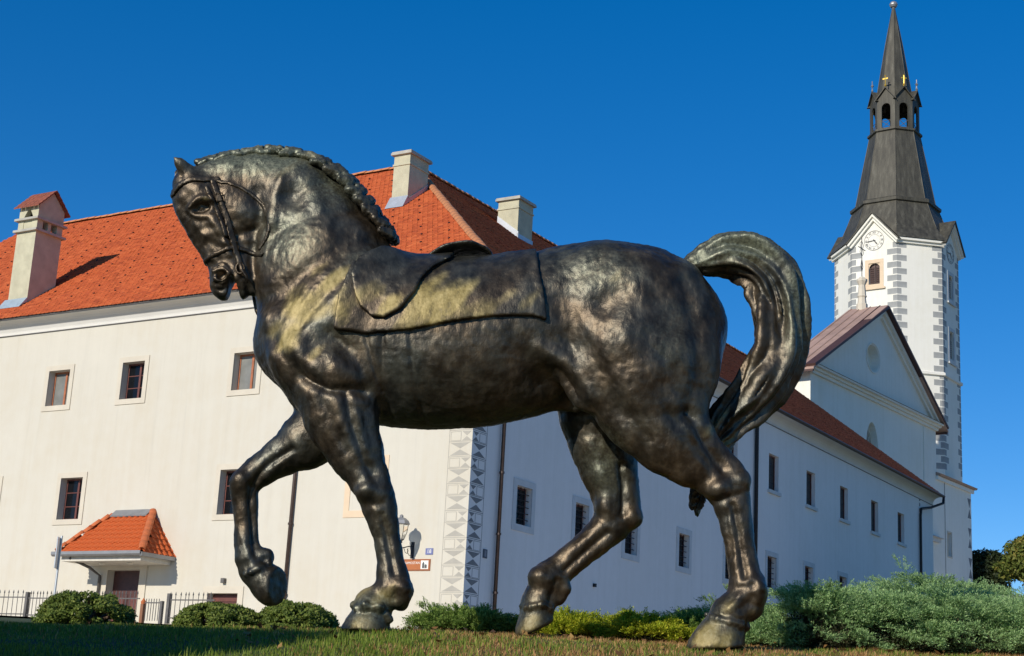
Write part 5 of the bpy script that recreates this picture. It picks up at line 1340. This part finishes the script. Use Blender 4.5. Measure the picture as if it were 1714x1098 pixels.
PAT = [(505, 510, 60, 42, 1.0), (480, 560, 40, 40, .9), (555, 470, 46, 36, .9), (540, 600, 40, 40, .55), (640, 505, 56, 34, 1.7), (740, 500, 60, 40, 1.35), (820, 510, 90, 40, .45),
       (575, 520, 26, 34, 1.0), (640, 1000, 60, 30, .8), (1235, 1020, 60, 40, .45), (1230, 850, 40, 90, .55), (440, 270, 120, 36, .55), (410, 320, 46, 40, .35), (510, 300, 60, 50, .45),
       (1060, 600, 90, 70, .45), (1040, 470, 60, 50, .35), (960, 500, 40, 50, .35), (345, 332, 14, 8, .8), (1210, 700, 40, 60, .8), (1200, 1066, 44, 26, 1.1), (893, 1046, 34, 24, 1.0), (615, 1045, 44, 24, .9)]
VERD = [(430, 265, 130, 30, .9), (560, 300, 70, 60, .6), (1280, 410, 80, 40, 1.0), (1330, 520, 40, 90, .6), (1160, 430, 30, 20, .7), (1015, 770, 50, 70, .55), (620, 1020, 70, 40, .6), (890, 1030, 50, 60, .4),
        (1200, 1050, 60, 50, .4), (480, 400, 70, 70, .5), (1000, 450, 110, 60, .42), (620, 440, 90, 40, .4), (1130, 560, 60, 90, .35), (560, 560, 80, 60, .35), (840, 450, 80, 40, .4), (640, 880, 40, 90, .3)]
EYE = [([(310, 358), (324, 366), (346, 368)], 3, -3),
       ([(372, 398), (392, 392), (424, 386), (440, 372)], 6, -7), ([(352, 368), (364, 384), (378, 404)], 5, 5), ([(346, 404), (360, 410)], 4, -3), ([(340, 385), (356, 380)], 4, -3), ([(352, 446), (372, 441), (388, 452)], 3, -4), ([(384, 455), (392, 447)], 4, 4),
       ([(398, 462), (386, 478), (380, 496)], 4, 5), ([(360, 475), (382, 470)], 2.6, -6), ([(357, 483), (370, 485), (382, 480)], 2.6, -4), ([(366, 478), (372, 480)], 4, 4), ([(354, 448), (368, 443), (384, 449)], 2.6, -5), ([(352, 440), (370, 434)], 2.6, -3), ([(396, 440), (404, 456)], 3, -4), ([(420, 430), (424, 460)], 4, -4), ([(362, 480), (378, 474)], 3, -2), ([(358, 488), (372, 486)], 3, -3), ([(404, 472), (404, 488), (412, 499)], 3, 4), ([(412, 474), (414, 490)], 3, -4), ([(427, 470), (430, 484)], 3, 3), ([(300, 318), (318, 325), (314, 340)], 5, -3), ([(305, 345), (318, 380), (340, 415)], 5, -3), ([(298, 352), (310, 385), (332, 420)], 5, 3)]
NEAR = EYE + [([(508, 632), (530, 643), (556, 652), (585, 650), (612, 656)], 7, -20), ([(552, 560), (590, 590), (614, 640)], 9, -10), ([(470, 575), (508, 526), (556, 474), (600, 442)], 9, -7),
        ([(500, 548), (540, 500), (575, 468)], 6, -5), ([(455, 560), (470, 590), (500, 620)], 8, -9), ([(530, 610), (548, 600), (560, 612)], 12, 10), ([(500, 600), (488, 570)], 14, 8),
        ([(580, 662), (588, 700), (604, 752), (622, 792)], 7, -14), ([(540, 668), (562, 720), (594, 778)], 8, -6), ([(612, 690), (622, 740), (634, 790)], 6, -6),
        ([(640, 862), (648, 900), (660, 960)], 4.5, -9), ([(604, 822), (616, 818)], 9, 7), ([(616, 846), (640, 844)], 5, -5), ([(628, 850), (640, 862)], 7, 5),
        ([(640, 556), (641, 640), (662, 716)], 3, -6), ([(612, 560), (622, 600), (640, 655)], 3, -5), ([(686, 556), (694, 640), (716, 720)], 3, -4),
        ([(915, 640), (950, 655)], 22, -22), ([(880, 600), (890, 640)], 20, -10), ([(902, 584), (944, 606), (988, 664)], 9, 8),
        ([(984, 586), (1012, 640), (1042, 692), (1080, 730)], 12, -9), ([(1160, 690), (1180, 735), (1212, 786)], 6.5, -16), ([(1120, 690), (1150, 730), (1192, 782)], 7, -7),
        ([(1148, 470), (1170, 560), (1168, 640), (1150, 692)], 10, -14), ([(1030, 488), (1012, 510)], 17, -13), ([(1100, 500), (1130, 540)], 20, -8), ([(1050, 560), (1080, 600), (1070, 640)], 28, 9),
        ([(1010, 560), (990, 540)], 20, 6), ([(1040, 690), (1100, 700), (1150, 690)], 10, -6), ([(1000, 440), (960, 470), (940, 520)], 16, -6), ([(1090, 570), (1120, 620), (1110, 670)], 14, -8),
        ([(1206, 816), (1190, 822)], 9, 9), ([(1196, 838), (1236, 828)], 4.5, -7), ([(1236, 800), (1242, 812)], 9, 6), ([(1226, 846), (1236, 900), (1246, 962)], 5, -11), ([(1214, 858), (1226, 930)], 4, -4),
        ([(1236, 985), (1262, 980)], 5, -5), ([(1240, 1020), (1260, 1000)], 5, -6), ([(1222, 1018), (1238, 998)], 5, 5),
        ([(491, 329)], 14, -16), ([(470, 302), (458, 345), (452, 372)], 8, 9), ([(455, 512), (520, 444), (590, 410), (668, 408)], 11, -7), ([(540, 310), (560, 350), (580, 400)], 14, -6),
        ([(500, 280), (530, 320), (540, 360)], 12, 5), ([(600, 350), (640, 410)], 12, -5), ([(470, 380), (455, 450)], 12, -5),
        ([(660, 1002), (664, 990)], 4, -7), ([(622, 990), (645, 1000)], 6, -5), ([(600, 1016), (612, 1022), (640, 1022)], 5, -5),
        ([(340, 372), (350, 392), (345, 410)], 4, -3), ([(350, 388), (372, 404)], 5, 4), ([(330, 380), (345, 396)], 5, 3), ([(400, 395), (412, 420)], 6, -4), ([(312, 330), (306, 350)], 7, -4),
        ([(350, 430), (362, 440)], 3, 3), ([(356, 440), (366, 446)], 3, -3), ([(395, 372), (420, 384), (436, 372)], 8, -5)]
FAR = [([(488, 752), (440, 788), (421, 826), (424, 880), (428, 928)], 4.5, -11), ([(470, 770), (448, 790)], 6, 5), ([(404, 800), (402, 815)], 9, 6), ([(1042, 780), (1044, 830), (1042, 858)], 5, -14),
       ([(1010, 790), (1014, 835)], 8, 6), ([(1018, 860), (1014, 846)], 9, 8), ([(1056, 862), (1060, 870)], 8, 6), ([(1018, 892), (975, 928), (945, 956)], 4.5, -10), ([(1004, 880), (960, 920)], 6, 4),
       ([(932, 972), (926, 990), (922, 1006)], 4.5, -8), ([(908, 965), (916, 968)], 8, 6), ([(1030, 720), (1036, 780)], 8, -6), ([(985, 740), (1004, 800)], 9, 5)]
body_D = D
body = finish('body', D, 3, 1.0, NEAR, FAR, None, PAT, VERD)

# tail
TAIL = [(1152, 446, 14, 0, 1.0), (1168, 439, 21, 0, 1.0), (1190, 432, 28, 0, .95), (1225, 425, 38, 0, .85), (1262, 436, 44, 0, .8), (1289, 462, 46, 0, .8), (1305, 500, 44, 0, .8), (1309, 545, 41, 0, .8),
        (1302, 592, 42, 0, .8), (1280, 636, 43, 0, .8), (1252, 674, 39, .01, .8), (1220, 708, 33, .02, .8), (1197, 742, 25, .03, .8), (1181, 788, 19, .03, .9), (1167, 830, 14, .03, .9), (1164, 846, 12, .03, 1.0)]
TP = spline2([(a[0], a[1]) for a in TAIL], 4)
def strands(V, N):
    u, v = to_px(V); best = np.full(len(V), 1e9); off = np.zeros(len(V)); tt = np.zeros(len(V)); L = 0.0
    for a, b in zip(TP[:-1], TP[1:]):
        e = b - a; ln = np.hypot(*e) + 1e-9; t = np.clip(((u - a[0]) * e[0] + (v - a[1]) * e[1]) / ln ** 2, 0, 1)
        d = np.hypot(u - a[0] - e[0] * t, v - a[1] - e[1] * t); m = d < best
        best[m] = d[m]; off[m] = ((u - a[0]) * -e[1] + (v - a[1]) * e[0])[m] / ln; tt[m] = L + t[m] * ln; L += ln
    phi = np.arctan2(off / 46, (V[:, 1] - HY) / .12)
    w = vnoise(np.stack([phi * 1.2, tt / 70, phi * 0], 1), 1, 5)
    s1 = np.sin(5 * phi + 2.2 * w + tt * .012); s2 = np.sin(11 * phi + 3 * w - tt * .02)
    amp = np.clip(tt / 90, .15, 1)
    return amp * (.017 * s1 + .011 * s2 + .004 * vnoise(np.stack([phi * 3, tt / 22, phi], 1), 1, 8) - .020 * np.exp(-((phi + 1.1 + .4 * w) / .20) ** 2) - .016 * np.exp(-((phi + 2.0 + .5 * w) / .16) ** 2) - .014 * np.exp(-((phi + .35 - .4 * w) / .14) ** 2))
Dt = np.full(GN, BIG, np.float32); add_tube(Dt, TAIL, .02)
add_tube(Dt, [(1262, 492, 12, -.03, 1.0), (1281, 530, 20, -.05, 1.0), (1285, 580, 20, -.06, 1.0), (1260, 640, 20, -.05, 1.0), (1225, 690, 14, -.03, 1.0)], .012)
finish('tail', Dt, 2, 1.2, fn=strands, patina=[(1200, 720, 60, 60, .7), (1250, 420, 60, 30, .5), (1290, 640, 60, 60, .35)], verd=[(1250, 405, 100, 40, 1.0), (1335, 500, 30, 120, .7), (1180, 430, 40, 26, .8)])

# mane: clipped tufts along the crest
Dm = np.full(GN, BIG, np.float32)
MANE = [(333, 272, 9), (354, 265, 10), (376, 259, 10), (401, 255, 10), (427, 252, 11), (453, 250, 11), (479, 252, 12), (505, 257, 13), (529, 266, 15), (551, 278, 17), (571, 292, 19), (589, 309, 20), (605, 328, 20), (620, 347, 20), (634, 366, 19), (648, 385, 17), (661, 399, 12)]
add_tube(Dm, [(x, y + 3, r * .70, 0, 2.3) for x, y, r in MANE], .01)
MP = spline2([(q[0], q[1]) for q in MANE], 8); ML = np.concatenate([[0], np.cumsum(np.hypot(*np.diff(MP, axis=0).T))])
def mpos(t):
    return np.array([np.interp(t, ML, MP[:, 0]), np.interp(t, ML, MP[:, 1])])
t = 4.0; i = 0
while t < ML[-1] - 6:
    f = t / ML[-1]; r = np.interp(f, [0, .45, .7, 1], [9, 12, 19, 13]); ln = np.interp(f, [0, .5, .7, 1], [40, 36, 24, 20]) * rng.uniform(.8, 1.2)
    p0, p1 = mpos(t), mpos(min(t + ln, ML[-1])); d = (p1 - p0) / (np.hypot(*(p1 - p0)) + 1e-6); n = np.array([d[1], -d[0]]); pm = (p0 + p1) / 2
    for w in (-.030 - .05 * f * (1 if f > .5 else .4), .04):
        o0, o1 = -r * rng.uniform(.35, .6), r * rng.uniform(.0, .30)
        add_tube(Dm, [(*(p0 - d * 5 + n * o0), r * .42, w * 1.7, 1.1), (*(pm + n * (o0 + o1) * .4), r * .66, w * 1.25, 1.0), (*(p1 + d * 2 + n * o1), r * .40, w * .9, 1.0)], .005, 4)
        cut_tube(Dm, [(*(p1 + n * r * 1.1 + d * 2), r * .20, w * .2, 5.0), (*(p1 - n * r * .05 - d * 5), r * .10, w - .02, 4.0)], .004)
        if f > .5: cut_tube(Dm, [(*(p1 + n * r * .9), r * .16, w - .05, 3.0), (*(p1 - n * r * .1 - d * 4), r * .10, w - .06, 2.0)], .004)
    t += ln * .92; i += 1
def tufts(V, N):
    u, v = to_px(V)
    return .007 * vnoise(np.stack([u / 9, v / 9, V[:, 1] * 30], 1), 1, 11) + .005 * vnoise(np.stack([u / 4, v / 4, V[:, 1] * 60], 1), 1, 12)
finish('mane', Dm, 1, 1.0, fn=tufts, patina=[(440, 250, 110, 30, .7)], verd=[(430, 250, 150, 40, .9), (580, 300, 60, 60, .5)])

# saddle cloth, saddle, bridle: shells that follow the body
def shell(name, poly, t_out, t_in, cross=None, dist=None, grow=0.0, sm=1, **kw):
    """part of the band body surface -t_in .. +t_out that lies inside a pixel outline (or within `dist` px of a line)"""
    P = spline2(poly) if dist is not None and len(poly) > 2 else np.array(poly, float)
    lo, hi = P.min(0) - 20, P.max(0) + 20
    c = np.array([at(x, y, HY) for x in (lo[0], hi[0]) for y in (lo[1], hi[1])])
    a, b = c.min(0) - .05, c.max(0) + .05; a[1], b[1] = HY - .5, HY + .5
    box = sub_box(a, b)
    X, Z = np.meshgrid(GX[box[0]], GZ[box[2]], indexing='ij')
    Ds = np.full(GN, BIG, np.float32)
    # outline measured on the plane through the near surface
    yy = kw.pop('plane', HY - .3)
    pts = np.stack([X.ravel(), np.full(X.size, yy), Z.ravel()], 1)
    u, v = to_px(pts); s = (yy / F) * 1.03
    if dist is not None: q = (poly_dist(u, v, P) - dist) * s
    else:
        q = poly_dist(u, v, P, True) * s; q[in_poly(u, v, P)] *= -1
    q = q.reshape(X.shape)[:, None, :].astype(np.float32)
    B = body_D[box]
    d = np.maximum(np.maximum(B - t_out, -B - t_in), q)
    if cross is not None: d = np.maximum(d, ((GY[box[1]] - cross[0]) * cross[1])[None, :, None])
    Ds[box] = d
    return finish(name, Ds, sm, .5, **kw)

shell('saddle_cloth', [(588, 432), (566, 498), (558, 551), (610, 559), (682, 555), (760, 541), (826, 532), (892, 531), (915, 538), (911, 500), (902, 446), (899, 400), (740, 400)], .030, .02, plane=HY - .34,
      patina=PAT + [(585, 540, 30, 20, .9), (700, 505, 150, 50, 1.15), (860, 500, 60, 45, .6)], sm=2)
shell('saddle_flap', [(600, 425), (588, 455), (592, 488), (603, 515), (622, 532), (643, 536), (670, 522), (694, 492), (705, 465), (724, 440), (752, 420), (760, 400), (640, 400)], .056, .0, plane=HY - .34, patina=PAT, sm=2)
Dc = np.full(GN, BIG, np.float32)
add_tube(Dc, [(716, 442, 6, .02, 8), (748, 428, 7, .02, 9), (784, 422, 7, .02, 9), (810, 425, 5, .02, 9), (822, 432, 4, .02, 9)], .01)
finish('cantle', Dc, 2, .6)
HP = HY - .15
shell('browband', [(284, 318), (297, 307), (318, 299), (340, 297), (362, 296)], .011, .01, dist=5.0, plane=HP)
HC = HY - .03
for cs in (1, -1):
    shell('cheek_strap', [(355, 300), (366, 330), (377, 358), (386, 390), (393, 415), (400, 440)], .012, .01, dist=5.2, plane=HP, cross=(HC - .02 * cs, cs))
    shell('lower_strap', [(345, 312), (358, 340), (372, 372), (377, 392)], .009, .01, dist=4.0, plane=HP, cross=(HC - .03 * cs, cs))
shell('noseband', [(338, 428), (352, 423), (370, 417), (390, 411), (410, 413), (436, 424)], .010, .01, dist=4.0, plane=HP)
shell('throatlatch', [(360, 299), (384, 304), (410, 315), (434, 335), (446, 358), (449, 382), (442, 400), (432, 412)], .010, .012, dist=3.2, plane=HP)
def ring(name, c, rx, ry, w, r, n=12):
    m = MB(); P = []
    for k in range(n + 1):
        a = 2 * math.pi * k / n; P.append(tuple(at(c[0] + rx * math.cos(a), c[1] + ry * math.sin(a), HY + w) - HB))
    m.tube(P, r, 6, False); return m.build(name, BRONZE, horse, smooth=True)
surf_w = lambda x, y: surf_at(body_D, x, y)
for x, y in ((367, 330), (393, 412)):
    w = surf_w(x, y); m = MB(); P = [tuple(at(x + dx, y + dy, HY + w - .016) - HB) for dx, dy in ((-6, -6), (5, -7), (7, 6), (-4, 7), (-6, -6))]
    m.tube(P, .004, 6); m.build('buckle', BRONZE, horse, smooth=True)
w = surf_w(401, 450)
ring('bit_ring', (402, 449), 7, 9, w - .012, .006)
m = MB(); m.tube([tuple(at(x, y, HY + w - .012) - HB) for x, y in ((402, 440), (405, 452), (412, 462), (414, 474))], [.012, .013, .010, .006], 8); m.build('bit_shank', BRONZE, horse, smooth=True)
m = MB(); m.tube([tuple(at(x, y, HY + .03) - HB) for x, y in ((424, 478), (426, 500), (430, 520), (438, 536))], .012, 8); m.build('rein', BRONZE, horse, smooth=True)
del Dt, Dm, Dc
